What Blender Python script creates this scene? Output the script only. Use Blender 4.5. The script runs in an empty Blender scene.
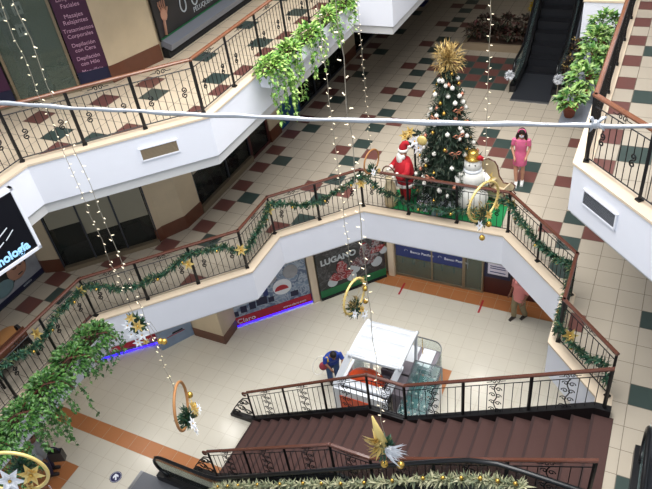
import bpy, bmesh, math, random
from mathutils import Vector, Matrix
PI = math.pi
rnd = random.Random(7)
S = bpy.context.scene
COL = S.collection
Z1, Z2, Z3 = 4.22, 8.44, 12.66          # floor levels of the three galleries (ground is 0)

# ------------------------------------------------------------------ camera, light, exposure
R = [[0.8965492127624465, 0.4266444435047157, -0.11905472658231035],
     [0.1860290033702206, -0.6066063252795832, -0.7729307705324472],
     [-0.401985968660748, 0.6708228417081152, -0.6232206640047558]]
cd = bpy.data.cameras.new('camera'); cam = bpy.data.objects.new('camera', cd); COL.objects.link(cam)
cd.sensor_width = 36; cd.lens = 36.319; cd.clip_end = 200
cam.matrix_world = Matrix(((R[0][0], -R[1][0], -R[2][0], 9.6125), (R[0][1], -R[1][1], -R[2][1], -16.247),
                           (R[0][2], -R[1][2], -R[2][2], 14.451), (0, 0, 0, 1)))
S.camera = cam
w = bpy.data.worlds.new('world'); S.world = w; w.use_nodes = True
w.node_tree.nodes['Background'].inputs[0].default_value = (0.80, 0.88, 1.0, 1)
w.node_tree.nodes['Background'].inputs[1].default_value = 0.62
def area(name, loc, sx, sy, energy, color, rot=(0, 0, 0)):
    l = bpy.data.lights.new(name, 'AREA'); l.shape = 'RECTANGLE'; l.size = sx; l.size_y = sy; l.energy = energy; l.color = color
    o = bpy.data.objects.new(name, l); COL.objects.link(o); o.location = loc; o.rotation_euler = rot
    return o
area('skylight', (5.6, -6.5, 18.5), 10, 17, 4500, (1.0, 0.985, 0.96))
S.view_settings.view_transform = 'Standard'; S.view_settings.look = 'None'
S.view_settings.gamma = 1; S.view_settings.use_curve_mapping = False
S.view_settings.exposure = 0.0

# ------------------------------------------------------------------ materials
def srgb(r, g, b):
    f = lambda c: ((c / 255 + 0.055) / 1.055) ** 2.4 if c > 10 else c / 255 / 12.92
    return (f(r), f(g), f(b), 1)
def mat(name, col, rough=0.6, metal=0.0, var=0.0, scale=8.0, spec=0.5, island=None, emit=None, es=1.0, coat=0.0, bump=0.0):
    m = bpy.data.materials.new(name); m.use_nodes = True
    nt = m.node_tree; b = nt.nodes['Principled BSDF']
    b.inputs['Base Color'].default_value = col; b.inputs['Roughness'].default_value = rough
    b.inputs['Metallic'].default_value = metal; b.inputs['Specular IOR Level'].default_value = spec
    b.inputs['Coat Weight'].default_value = coat
    if emit:
        b.inputs['Emission Color'].default_value = emit; b.inputs['Emission Strength'].default_value = es
    if island:                                           # a spread of the thing's own colours, one per leaf or blade
        g = nt.nodes.new('ShaderNodeNewGeometry'); r = nt.nodes.new('ShaderNodeValToRGB')
        n = len(island); el = r.color_ramp.elements
        el[0].color = island[0]; el[1].color = island[-1]
        for i in range(1, n - 1):
            e = el.new(i / (n - 1)); e.color = island[i]
        nt.links.new(g.outputs['Random Per Island'], r.inputs[0]); nt.links.new(r.outputs[0], b.inputs['Base Color'])
    elif var or bump:
        t = nt.nodes.new('ShaderNodeTexCoord'); n = nt.nodes.new('ShaderNodeTexNoise')
        n.inputs['Scale'].default_value = scale; n.inputs['Detail'].default_value = 6
        nt.links.new(t.outputs['Object'], n.inputs['Vector'])
        if var:
            x = nt.nodes.new('ShaderNodeMixRGB'); x.blend_type = 'MIX'
            x.inputs[1].default_value = tuple(c * (1 - var) for c in col[:3]) + (1,)
            x.inputs[2].default_value = tuple(min(1, c * (1 + var)) for c in col[:3]) + (1,)
            nt.links.new(n.outputs['Fac'], x.inputs[0]); nt.links.new(x.outputs[0], b.inputs['Base Color'])
        if bump:
            bp = nt.nodes.new('ShaderNodeBump'); bp.inputs['Strength'].default_value = bump
            nt.links.new(n.outputs['Fac'], bp.inputs['Height']); nt.links.new(bp.outputs[0], b.inputs['Normal'])
    return m
def glass(name, tint, clear=0.6, rough=0.03):
    m = bpy.data.materials.new(name); m.use_nodes = True; nt = m.node_tree
    b = nt.nodes['Principled BSDF']; out = nt.nodes['Material Output']
    b.inputs['Base Color'].default_value = tint; b.inputs['Roughness'].default_value = rough
    tr = nt.nodes.new('ShaderNodeBsdfTransparent'); tr.inputs[0].default_value = (0.9, 0.95, 0.93, 1)
    mx = nt.nodes.new('ShaderNodeMixShader'); mx.inputs[0].default_value = clear
    nt.links.new(b.outputs[0], mx.inputs[1]); nt.links.new(tr.outputs[0], mx.inputs[2]); nt.links.new(mx.outputs[0], out.inputs[0])
    return m
M = dict(
    white=mat('white_paint', srgb(236, 238, 246), 0.55, var=0.03, scale=1.5),
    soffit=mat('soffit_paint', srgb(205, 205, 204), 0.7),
    cream=mat('cream_tile', srgb(187, 176, 159), 0.28, var=0.07, scale=1.3),
    cream_lit=mat('lit_cream_tile', srgb(222, 205, 180), 0.28, var=0.07, scale=1.3),  # same cream tile, paler and warmer: stronger skylight put into the colour
    red=mat('red_tile', srgb(114, 74, 68), 0.30, var=0.12, scale=3),
    green=mat('green_tile', srgb(62, 76, 72), 0.30, var=0.12, scale=3),
    grout=mat('grout', srgb(128, 117, 104), 0.8),
    beige=mat('beige_tile', srgb(205, 199, 185), 0.25, var=0.06, scale=1.2),
    groutb=mat('pale_grout', srgb(176, 166, 148), 0.8),
    terra=mat('terracotta_tile', srgb(174, 112, 68), 0.4, var=0.1, scale=2.5),
    curb=mat('cream_curb_stone', srgb(222, 203, 178), 0.4, var=0.06, scale=3),
    marble=mat('tan_marble', srgb(204, 186, 156), 0.35, var=0.16, scale=2.2),
    skirt=mat('brown_marble', srgb(102, 60, 42), 0.3, var=0.2, scale=5),
    iron=mat('black_iron', srgb(26, 25, 27), 0.45, 0.3),
    black=mat('black_plastic', srgb(22, 22, 25), 0.35),
    rubber=mat('black_rubber', srgb(18, 19, 22), 0.28),
    wood=mat('red_brown_wood', srgb(124, 78, 54), 0.25, var=0.22, scale=9, coat=0.3),
    wood2=mat('dark_wood', srgb(94, 56, 44), 0.25, var=0.2, scale=9, coat=0.3),
    carpet=mat('brown_carpet', srgb(77, 53, 49), 0.95, var=0.14, scale=60),
    step_edge_shade=mat('carpet_edge_shade', srgb(58, 40, 38), .9),  # carpet darkened to stand for shade at the step edges
    steel=mat('brushed_steel', srgb(150, 152, 156), 0.35, 0.8),
    grey=mat('grey_paint', srgb(126, 130, 140), 0.5, var=0.04),
    lgrey=mat('grey_ribbed_metal', srgb(112, 115, 122), 0.4, 0.4),
    dgrey=mat('dark_grey_metal', srgb(70, 73, 80), 0.4, 0.5),
    alu=mat('bronze_aluminium', srgb(140, 126, 104), 0.4, 0.4),
    gold=mat('gold', srgb(212, 172, 84), 0.25, 0.85),
    gold2=mat('gold_glitter', srgb(216, 184, 112), 0.4, 0.3, island=[srgb(150, 116, 50), srgb(206, 172, 92), srgb(240, 216, 140), srgb(190, 150, 70)]),
    gold3=mat('dull_gold_strands', srgb(170, 140, 80), 0.5, 0.2, island=[srgb(110, 88, 44), srgb(164, 134, 74), srgb(206, 180, 116), srgb(140, 110, 58)]),
    silver=mat('silver_tinsel', srgb(186, 190, 196), 0.3, 0.6, var=0.15, scale=30, bump=0.6),
    pearl=mat('white_bauble', srgb(240, 236, 226), 0.3),
    pinky=mat('copper_bauble', srgb(196, 130, 104), 0.3, 0.4),
    cloth_w=mat('white_petal_cloth', srgb(236, 238, 242), 0.7),
    needle=mat('green_needles', srgb(30, 70, 46), 0.6, island=[srgb(16, 40, 26), srgb(34, 74, 50), srgb(52, 104, 70), srgb(24, 56, 40)]),
    pine=mat('dark_pine_needles', srgb(26, 44, 32), 0.75, island=[srgb(12, 24, 18), srgb(28, 48, 34), srgb(44, 66, 46), srgb(18, 32, 24), srgb(84, 92, 74)]),
    garl=mat('tinsel_needles', srgb(30, 66, 48), 0.6, island=[srgb(14, 40, 30), srgb(28, 68, 48), srgb(48, 96, 70), srgb(20, 52, 38), srgb(110, 120, 76)]),
    pale_garl=mat('frosted_needles', srgb(120, 128, 96), 0.6, island=[srgb(70, 84, 62), srgb(128, 134, 100), srgb(190, 186, 150), srgb(92, 104, 76)]),
    leaf=mat('pothos_leaves', srgb(96, 146, 58), 0.4, island=[srgb(46, 92, 36), srgb(86, 140, 50), srgb(138, 182, 78), srgb(180, 206, 120), srgb(66, 116, 42)]),
    leafm=mat('mid_green_leaves', srgb(80, 120, 50), 0.45, island=[srgb(36, 74, 32), srgb(66, 112, 44), srgb(108, 146, 64), srgb(150, 174, 100), srgb(52, 92, 38)]),
    leafd=mat('dark_ivy_leaves', srgb(60, 110, 50), 0.4, island=[srgb(30, 66, 30), srgb(58, 108, 46), srgb(98, 146, 70), srgb(44, 86, 38), srgb(120, 160, 86)]),
    leafr=mat('dark_red_leaves', srgb(80, 40, 40), 0.6, island=[srgb(36, 52, 34), srgb(84, 36, 38), srgb(46, 60, 40), srgb(110, 90, 80), srgb(30, 40, 30)]),
    soil=mat('soil', srgb(70, 52, 40), 0.95),
    pot=mat('terracotta_pot', srgb(150, 78, 52), 0.7),
    mat_green=mat('green_felt', srgb(20, 128, 70), 0.9, var=0.1, scale=10),
    suit=mat('red_velvet', srgb(178, 22, 36), 0.8),
    fur=mat('white_fur', srgb(240, 236, 228), 0.9),
    snow=mat('snow_white_plush', srgb(236, 234, 226), 0.8, var=0.04, scale=12),
    skin=mat('skin', srgb(190, 138, 112), 0.6),
    skin2=mat('brown_skin', srgb(120, 80, 60), 0.6),
    hair=mat('dark_hair', srgb(44, 26, 24), 0.6, bump=0.8, scale=40),
    hairb=mat('black_hair', srgb(26, 20, 18), 0.7),
    pink=mat('pink_dress_fabric', srgb(224, 108, 148), 0.8, var=0.12, scale=14),
    salmon=mat('salmon_shirt', srgb(206, 128, 124), 0.85, var=0.05),
    khaki=mat('khaki_trousers', srgb(134, 120, 92), 0.85),
    blue=mat('royal_blue_shirt', srgb(30, 62, 150), 0.8, var=0.08),
    jean=mat('blue_denim', srgb(58, 84, 128), 0.85),
    yellow=mat('yellow_cloth', srgb(218, 180, 60), 0.8),
    shoe=mat('black_shoe', srgb(40, 30, 26), 0.5),
    wshoe=mat('white_shoe', srgb(238, 236, 232), 0.6),
    bag=mat('patterned_bag', srgb(170, 70, 80), 0.8, island=[srgb(190, 50, 60), srgb(70, 80, 140), srgb(220, 200, 200)]),
    gshirt=mat('grey_top', srgb(150, 152, 156), 0.85, var=0.06),
    purple=mat('purple_poster', srgb(70, 26, 62), 0.5),
    navy=mat('navy_panel', srgb(24, 28, 62), 0.5),
    pinktext=mat('pale_pink_lettering', srgb(214, 170, 196), 0.6),
    wtext=mat('white_lettering', srgb(228, 232, 240), 0.6),
    gtext=mat('grey_lettering', srgb(188, 196, 202), 0.6),
    dark=mat('dark_interior', srgb(20, 21, 24), 0.8),
    dim=mat('dim_interior', srgb(122, 130, 118), 0.8, var=0.15, scale=1.5),
    paper=mat('white_paper', srgb(214, 210, 224), 0.8),
    frost=mat('frosted_sheet', srgb(150, 145, 126), 0.6, var=0.08, scale=2),
    photo_d=mat('dark_print', srgb(34, 34, 40), 0.4, var=0.5, scale=3),
    photo_g=mat('grey_print', srgb(158, 160, 166), 0.4, var=0.35, scale=4),
    photo_b=mat('blue_grey_print', srgb(132, 150, 174), 0.35, var=0.25, scale=3),
    photo_r=mat('red_print', srgb(158, 34, 44), 0.4, var=0.3, scale=9),
    photo_s=mat('flesh_print', srgb(196, 146, 122), 0.5, var=0.12, scale=6),
    photo_t=mat('pale_teal_print', srgb(120, 150, 156), 0.5, var=0.15, scale=6),
    green_p=mat('green_print', srgb(26, 112, 66), 0.5, var=0.2, scale=5),
    redp=mat('red_panel', srgb(176, 28, 44), 0.4),
    bluep=mat('blue_panel', srgb(28, 48, 112), 0.4),
    tealw=mat('teal_glass_wall', srgb(24, 44, 52), 0.12),
    bluew=mat('blue_paint', srgb(24, 78, 128), 0.4),
    redw=mat('dark_red_frame', srgb(74, 30, 28), 0.4),
    sign=mat('black_gloss_sign', srgb(10, 13, 22), 0.3),
    led=mat('blue_led', srgb(60, 40, 255), 0.5, emit=(0.035, 0.012, 1, 1), es=3.2),
    ledtext=mat('pale_blue_lettering', srgb(150, 200, 240), 0.5, emit=srgb(150, 205, 245), es=0.55),
    bulb=mat('warm_bulb', srgb(255, 240, 206), 0.4, emit=(1, 0.86, 0.62, 1), es=0.8),
    lens=mat('lamp_lens', srgb(255, 250, 240), .4, emit=(1, .95, .86, 1), es=6),
    wire=mat('pale_wire', srgb(150, 142, 126), 0.5),
    orange=mat('orange_plastic', srgb(232, 84, 36), 0.35),
    kwhite=mat('white_gloss', srgb(238, 242, 248), 0.2, coat=0.3),
    kgrey=mat('mauve_grey_panel', srgb(134, 126, 134), 0.5),
    tape=mat('red_tape', srgb(170, 24, 36), 0.5),
    stick=mat('navy_sticker', srgb(40, 38, 82), 0.5),
    bluemat=mat('blue_mat', srgb(28, 34, 110), 0.8),
    tan=mat('tan_leather', srgb(168, 118, 70), 0.6),
    esc_step=mat('escalator_step', srgb(44, 45, 50), 0.5, 0.4),
    brownh=mat('brown_hair', srgb(112, 66, 36), 0.6, var=0.2, scale=30),
    stone=mat('tan_planter_stone', srgb(150, 132, 108), 0.7, var=0.12, scale=4),
)
def mottled(name, stops, scale, rough=0.4):            # a printed picture seen from far: patches of its own inks
    m = mat(name, stops[0][1], rough); nt = m.node_tree; b = nt.nodes['Principled BSDF']
    t = nt.nodes.new('ShaderNodeTexCoord'); n = nt.nodes.new('ShaderNodeTexNoise'); r = nt.nodes.new('ShaderNodeValToRGB')
    n.inputs['Scale'].default_value = scale; n.inputs['Detail'].default_value = 3; n.inputs['Distortion'].default_value = 1.2
    e = r.color_ramp.elements; e[0].position, e[0].color = stops[0]; e[1].position, e[1].color = stops[-1]
    for p, c in stops[1:-1]:
        k = e.new(p); k.color = c
    nt.links.new(t.outputs['Object'], n.inputs['Vector']); nt.links.new(n.outputs['Fac'], r.inputs[0]); nt.links.new(r.outputs[0], b.inputs['Base Color']); return m
M['moto'] = mottled('race_print', [(0, srgb(26, 26, 30)), (.5, srgb(44, 44, 48)), (.56, srgb(84, 86, 90)), (.6, srgb(40, 38, 42)), (.7, srgb(100, 100, 104)), (1, srgb(60, 30, 34))], 3.2)
M['phonep'] = mottled('phone_print', [(0, srgb(70, 90, 120)), (.42, srgb(130, 150, 176)), (.52, srgb(176, 188, 202)), (.58, srgb(104, 122, 150)), (1, srgb(60, 70, 110))], 4.0)
M['moto_r'] = mottled('red_race_print', [(0, srgb(60, 20, 26)), (.45, srgb(150, 32, 42)), (.55, srgb(190, 170, 172)), (.6, srgb(130, 26, 38)), (1, srgb(40, 24, 28))], 7.0)
M['moto_g'] = mottled('grey_race_print', [(0, srgb(40, 40, 44)), (.45, srgb(150, 150, 154)), (.52, srgb(120, 40, 46)), (.6, srgb(60, 60, 64)), (1, srgb(190, 190, 194))], 8.0)
M['pane'] = glass('storefront_glass', srgb(122, 136, 124), 0.62)
M['paned'] = glass('dark_storefront_glass', srgb(30, 34, 36), 0.45)
M['cglass'] = glass('clear_glass', srgb(190, 214, 214), 0.72)
M['tealg'] = glass('teal_shelf_glass', srgb(110, 160, 160), 0.72)
M['escglass'] = glass('dark_balustrade_glass', srgb(20, 24, 28), 0.6)

# ------------------------------------------------------------------ mesh helpers
V = Vector
class MB:
    def __init__(s): s.v = []; s.f = []; s.m = []
    def add(s, vs, fs, mi=0):
        o = len(s.v); s.v += [tuple(x) for x in vs]
        for f in fs: s.f.append([o + i for i in f]); s.m.append(mi)
        return s
    def box(s, c, d, rz=0.0, mi=0, rx=0.0, ry=0.0):
        m = Matrix.Rotation(rz, 3, 'Z') @ Matrix.Rotation(ry, 3, 'Y') @ Matrix.Rotation(rx, 3, 'X')
        vs = [m @ V((x * d[0] / 2, y * d[1] / 2, z * d[2] / 2)) + V(c) for x in (-1, 1) for y in (-1, 1) for z in (-1, 1)]
        return s.add(vs, [(0, 1, 3, 2), (4, 6, 7, 5), (0, 4, 5, 1), (2, 3, 7, 6), (0, 2, 6, 4), (1, 5, 7, 3)], mi)
    def prism(s, poly, z0, z1, mi=0):
        n = len(poly); vs = [(x, y, z0) for x, y in poly] + [(x, y, z1) for x, y in poly]
        return s.add(vs, [tuple(range(n - 1, -1, -1)), tuple(range(n, 2 * n))] + [(i, (i + 1) % n, n + (i + 1) % n, n + i) for i in range(n)], mi)
    def extr(s, poly, o, ux, uy, th, mi=0):            # a polygon in the plane (ux, uy) through o, given thickness th
        o, ux, uy = V(o), V(ux).normalized(), V(uy).normalized(); nz = ux.cross(uy); n = len(poly)
        a = [o + ux * p[0] + uy * p[1] for p in poly]; vs = a + [q + nz * th for q in a]
        return s.add(vs, [tuple(range(n - 1, -1, -1)), tuple(range(n, 2 * n))] + [(i, (i + 1) % n, n + (i + 1) % n, n + i) for i in range(n)], mi)
    def tube(s, path, r, n=6, mi=0, closed=False, flat=1.0):
        P = [V(p) for p in path]; k = len(P); rr = r if isinstance(r, (list, tuple)) else [r] * k
        ref = V((0, 0, 1)); o = len(s.v); rings = []
        for i, p in enumerate(P):
            a = P[i - 1] if (i > 0 or closed) else p; b = P[(i + 1) % k] if (i < k - 1 or closed) else p
            t = (b - a)
            t = t.normalized() if t.length > 1e-9 else V((0, 0, 1))
            if i == 0:
                ref = V((0, 0, 1)) if abs(t.z) < 0.9 else V((1, 0, 0))
                u = t.cross(ref).normalized()
            else:
                u = (u - t * u.dot(t)); u = u.normalized() if u.length > 1e-6 else t.orthogonal().normalized()
            w_ = t.cross(u)
            for j in range(n):
                an = 2 * PI * j / n; s.v.append(tuple(p + u * math.cos(an) * rr[i] + w_ * math.sin(an) * rr[i] * flat))
        m = k if closed else k - 1
        for i in range(m):
            for j in range(n):
                a, b = o + i * n, o + ((i + 1) % k) * n
                s.f.append([a + j, a + (j + 1) % n, b + (j + 1) % n, b + j]); s.m.append(mi)
        if not closed:
            s.f.append([o + j for j in range(n - 1, -1, -1)]); s.m.append(mi)
            s.f.append([o + (k - 1) * n + j for j in range(n)]); s.m.append(mi)
        return s
    def lathe(s, prof, n=16, c=(0, 0, 0), mi=0, sy=1.0, ax=None):
        o = len(s.v); c = V(c); rot = ax or Matrix.Identity(3)
        for r, z in prof:
            for j in range(n):
                a = 2 * PI * j / n; s.v.append(tuple(c + rot @ V((r * math.cos(a), r * sy * math.sin(a), z))))
        k = len(prof)
        for i in range(k - 1):
            for j in range(n):
                a, b = o + i * n, o + (i + 1) * n
                s.f.append([a + j, a + (j + 1) % n, b + (j + 1) % n, b + j]); s.m.append(mi)
        s.f.append([o + j for j in range(n - 1, -1, -1)]); s.m.append(mi)
        s.f.append([o + (k - 1) * n + j for j in range(n)]); s.m.append(mi)
        return s
    def ball(s, c, r, n=12, k=8, mi=0, sc=(1, 1, 1), rot=None):
        o = len(s.v); c = V(c); rot = rot or Matrix.Identity(3)
        s.v.append(tuple(c + rot @ V((0, 0, -r * sc[2]))))
        for i in range(1, k):
            ph = -PI / 2 + PI * i / k
            for j in range(n):
                a = 2 * PI * j / n
                s.v.append(tuple(c + rot @ V((r * sc[0] * math.cos(ph) * math.cos(a), r * sc[1] * math.cos(ph) * math.sin(a), r * sc[2] * math.sin(ph)))))
        s.v.append(tuple(c + rot @ V((0, 0, r * sc[2])))); top = len(s.v) - 1
        for j in range(n):
            s.f.append([o, o + 1 + (j + 1) % n, o + 1 + j]); s.m.append(mi)
            s.f.append([top, o + 1 + (k - 2) * n + j, o + 1 + (k - 2) * n + (j + 1) % n]); s.m.append(mi)
        for i in range(k - 2):
            for j in range(n):
                a, b = o + 1 + i * n, o + 1 + (i + 1) * n
                s.f.append([a + j, a + (j + 1) % n, b + (j + 1) % n, b + j]); s.m.append(mi)
        return s
    def leaf(s, p, d, up, L, W, mi=0, fold=0.25):      # a folded leaf: six corners, two halves meeting at the midrib
        p, d = V(p), V(d).normalized(); u = V(up); x = d.cross(u)
        x = x.normalized() if x.length > 1e-5 else d.orthogonal().normalized(); nz = x.cross(d)
        a, b = p, p + d * L - nz * L * 0.15; m1 = p + d * L * 0.35 + nz * W * fold; 
        s.add([a, m1 + x * W / 2, b, m1 - x * W / 2, p + d * L * 0.5], [(0, 4, 1), (1, 4, 2), (0, 3, 4), (3, 2, 4)], mi)
        return s
    def blade(s, p, d, L, W, mi=0):
        p, d = V(p), V(d).normalized(); x = d.cross(V((rnd.uniform(-1, 1), rnd.uniform(-1, 1), rnd.uniform(-1, 1))))
        x = x.normalized() * W / 2 if x.length > 1e-5 else V((W / 2, 0, 0))
        return s.add([p - x, p + x, p + d * L], [(0, 1, 2)], mi)
    def mesh(s, name, mats, smooth=False):
        me = bpy.data.meshes.new(name); me.from_pydata(s.v, [], s.f)
        for m in (mats if isinstance(mats, (list, tuple)) else [mats]): me.materials.append(M[m] if isinstance(m, str) else m)
        me.polygons.foreach_set('material_index', s.m)
        if smooth: me.polygons.foreach_set('use_smooth', [True] * len(me.polygons))
        me.update(); return me
def put(name, me, parent=None, loc=(0, 0, 0), rot=(0, 0, 0), label=None):
    o = bpy.data.objects.new(name, me); COL.objects.link(o); o.parent = parent; o.location = loc; o.rotation_euler = rot
    if label: o['label'] = label
    return o
def obj(name, mb, mats, parent=None, smooth=False, loc=(0, 0, 0), rot=(0, 0, 0), label=None):
    return put(name, mb.mesh(name, mats, smooth), parent, loc, rot, label)
def thing(name, label, cat, loc=(0, 0, 0), rz=0.0, group=None):
    return tag(put(name, None, None, loc, (0, 0, rz)), label, cat, group)
def tag(o, label, cat, group=None):
    o['label'] = label; o['category'] = cat
    if group: o['group'] = group
    return o
def struct(name, mb, mats, parent=None, smooth=False, label=None):
    o = obj(name, mb, mats, parent, smooth)
    if parent is None: o['kind'] = 'structure'
    if label: o['label'] = label
    return o
def copy_thing(root, loc, rz=None, label=None):
    r = root.copy(); COL.objects.link(r); r.location = loc
    if rz is not None: r.rotation_euler = (0, 0, rz)
    if label: r['label'] = label
    for ch in list(root.children):
        c = ch.copy(); COL.objects.link(c); c.parent = r
        for g in ch.children:
            d = g.copy(); COL.objects.link(d); d.parent = c
    return r
def lettering(body, size, loc, right, up, m, parent, depth=0.004, align='LEFT', name='lettering', shear=0.0, squeeze=1.0, bold=0.0):
    cu = bpy.data.curves.new(name, 'FONT'); cu.body = body; cu.size = size; cu.extrude = depth; cu.align_x = align; cu.shear = shear; cu.offset = bold
    t = bpy.data.objects.new('tmp', cu); COL.objects.link(t); bpy.context.view_layer.update()
    me = bpy.data.meshes.new_from_object(t.evaluated_get(bpy.context.evaluated_depsgraph_get())); bpy.data.objects.remove(t)
    r, u = V(right).normalized(), V(up).normalized(); n = r.cross(u)
    me.transform(Matrix(((r.x * squeeze, u.x, n.x, loc[0]), (r.y * squeeze, u.y, n.y, loc[1]), (r.z * squeeze, u.z, n.z, loc[2]), (0, 0, 0, 1))))
    me.materials.clear(); me.materials.append(M[m])
    return put(name, me, parent)

# ------------------------------------------------------------------ structure: plans
L1 = [(-1.05, -15.5), (-1.05, -9.25), (1.55, -6.65), (1.55, -5.25), (3.30, -3.5), (7.10, -3.5), (8.85, -5.25), (8.85, -6.65), (9.9, -7.70), (9.9, -8.02)]
L2L = [(-1.05, -15.5), (-1.05, -9.25), (1.50, -6.70), (1.50, 0.58), (2.68, 0.58), (2.72, 14)]
L2R = [(7.90, 14), (7.92, 0.58), (8.87, 0.58), (8.87, -6.67), (11.45, -9.25), (11.45, -15.5)]
def offset(pl, d):                                    # offset a polyline to its right
    out = []
    for i, p in enumerate(pl):
        ns = []
        for a, b in ((i - 1, i), (i, i + 1)):
            if a >= 0 and b < len(pl):
                t = V((pl[b][0] - pl[a][0], pl[b][1] - pl[a][1])).normalized(); ns.append(V((t.y, -t.x)))
        n = ns[0] if len(ns) == 1 else (ns[0] + ns[1]) / (1 + ns[0].dot(ns[1]))
        out.append((p[0] + n.x * d, p[1] + n.y * d))
    return out
def clip(poly, conv):
    for i in range(len(conv)):
        a, b = conv[i], conv[(i + 1) % len(conv)]; out = []
        f = lambda p: (b[0] - a[0]) * (p[1] - a[1]) - (b[1] - a[1]) * (p[0] - a[0])
        for j in range(len(poly)):
            p, q = poly[j], poly[(j + 1) % len(poly)]; fp, fq = f(p), f(q)
            if fp >= 0: out.append(p)
            if (fp >= 0) != (fq >= 0):
                t = fp / (fp - fq); out.append((p[0] + (q[0] - p[0]) * t, p[1] + (q[1] - p[1]) * t))
        poly = out
        if len(poly) < 3: return []
    return poly
def tile_floor(name, pieces, z, colour, size=0.5, off=(0, 0), gap=0.006, mats=('grout', 'cream', 'red', 'green'), ext=None):
    mb = MB()
    for pc in pieces:
        mb.add([(x, y, z - 0.004) for x, y in pc], [tuple(range(len(pc)))], 0)
        xs = [p[0] for p in pc]; ys = [p[1] for p in pc]
        for i in range(math.floor((min(xs) - off[0]) / size - 0.5), math.ceil((max(xs) - off[0]) / size + 0.5) + 1):
            for j in range(math.floor((min(ys) - off[1]) / size - 0.5), math.ceil((max(ys) - off[1]) / size + 0.5) + 1):
                cx, cy = i * size + off[0], j * size + off[1]; h = size / 2 - gap
                q = clip([(cx - h, cy - h), (cx + h, cy - h), (cx + h, cy + h), (cx - h, cy + h)], pc)
                if len(q) > 2: mb.add([(x, y, z) for x, y in q], [tuple(range(len(q)))], colour(i, j))
    return struct(name, mb, list(mats))
def mid_colour(i, j):
    if 6 <= i <= 10 and 8 <= j <= 12: return 3 if (i + j) % 2 == 0 else 2
    if i == -1 and j % 2 and j >= -11: return 2
    if i == 0 and j % 4 == 0 and j >= -12: return 3
    if i == 4 and j % 2 and j >= -9: return 3
    if i in (3, 5) and j % 4 == 2 and j >= -14: return 2
    if (i, j) in ((-2, -13), (-4, -15), (-6, -17), (-6, -19), (-2, -19), (1, -15), (16, -2), (16, 2), (16, 6), (16, 10), (16, -6), (18, -6), (18, -12), (11, 1), (12, 0), (13, -1), (14, -2)): return 2
    if (i, j) in ((-5, -18), (11, 2), (12, 1), (13, 0), (14, -1), (14, -3), (17, -5), (17, -7), (17, -9), (21, -11), (21, -15), (21, -19), (21, -23)): return 3
    return 1
def upl_colour(i, j):
    if i == 2 and j % 2 and j >= -13: return 2
    if i == 1 and j % 4 == 2 and j >= -12: return 3
    if i == -1 and j % 4 == 0: return 3
    if (i, j) in ((-5, -15), (-3, -13), (-2, -11), (0, -15), (-2, -17)): return 2
    if (i, j) == (-3, -16): return 3
    return 1
def upr_colour(i, j):
    if i == 0 and j % 2: return 2
    if i == 1 and j % 4 == 0: return 3
    if (i, j) in ((2, -15), (3, -17)): return 2
    return 1
def bands(pl_left, pl_right, xl, xr): pass
P1 = [[(-7, -3.5), (14, -3.5), (14, 13), (-7, 13)],
      [(-7, -5.25), (1.55, -5.25), (3.30, -3.5), (-7, -3.5)], [(-7, -6.65), (1.55, -6.65), (1.55, -5.25), (-7, -5.25)],
      [(-7, -9.25), (-1.05, -9.25), (1.55, -6.65), (-7, -6.65)], [(-7, -15.5), (-1.05, -15.5), (-1.05, -9.25), (-7, -9.25)],
      [(8.85, -5.25), (14, -5.25), (14, -3.5), (7.10, -3.5)], [(8.85, -6.65), (14, -6.65), (14, -5.25), (8.85, -5.25)],
      [(9.9, -7.7), (14, -7.7), (14, -6.65), (8.85, -6.65)], [(9.9, -15.5), (14, -15.5), (14, -7.7), (9.9, -7.7)]]
P2L = [[(-7, 0.58), (2.68, 0.58), (2.72, 14), (-7, 14)], [(-7, -6.70), (1.50, -6.70), (1.50, 0.58), (-7, 0.58)],
       [(-7, -9.25), (-1.05, -9.25), (1.50, -6.70), (-7, -6.70)], [(-7, -15.5), (-1.05, -15.5), (-1.05, -9.25), (-7, -9.25)]]
P2R = [[(7.92, 0.58), (14, 0.58), (14, 14), (7.90, 14)], [(8.87, -6.67), (14, -6.67), (14, 0.58), (8.87, 0.58)],
       [(11.45, -9.25), (14, -9.25), (14, -6.67), (8.87, -6.67)], [(11.45, -15.5), (14, -15.5), (14, -9.25), (11.45, -9.25)]]
tile_floor('floor_middle', P1, Z1, mid_colour)
tile_floor('floor_upper', P2L, Z2, upl_colour, off=(0.30, -0.16), mats=('grout', 'cream_lit', 'red', 'green'))
tile_floor('floor_upper_east', P2R, Z2, upr_colour, off=(9.05, -0.25))
def low_colour(i, j):
    return 1
G = [[(-8, -15.5), (14, -15.5), (14, 2), (-8, 2)]]
def low_col(i, j):
    x, y = i * 0.45, j * 0.45
    if -10.1 < y < -9.6: return 2
    if y > -2.0 and x > 1.3: return 2
    if 5.2 < x < 6.3 and -7.0 < y < -4.9: return 2
    if x < -2.1 and -12.6 < y < -10.9: return 2
    return 1
tile_floor('floor_lower', G, 0, low_col, size=0.45, off=(0.0, 0.05), gap=0.004, mats=('groutb', 'beige', 'terra'))
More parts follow.
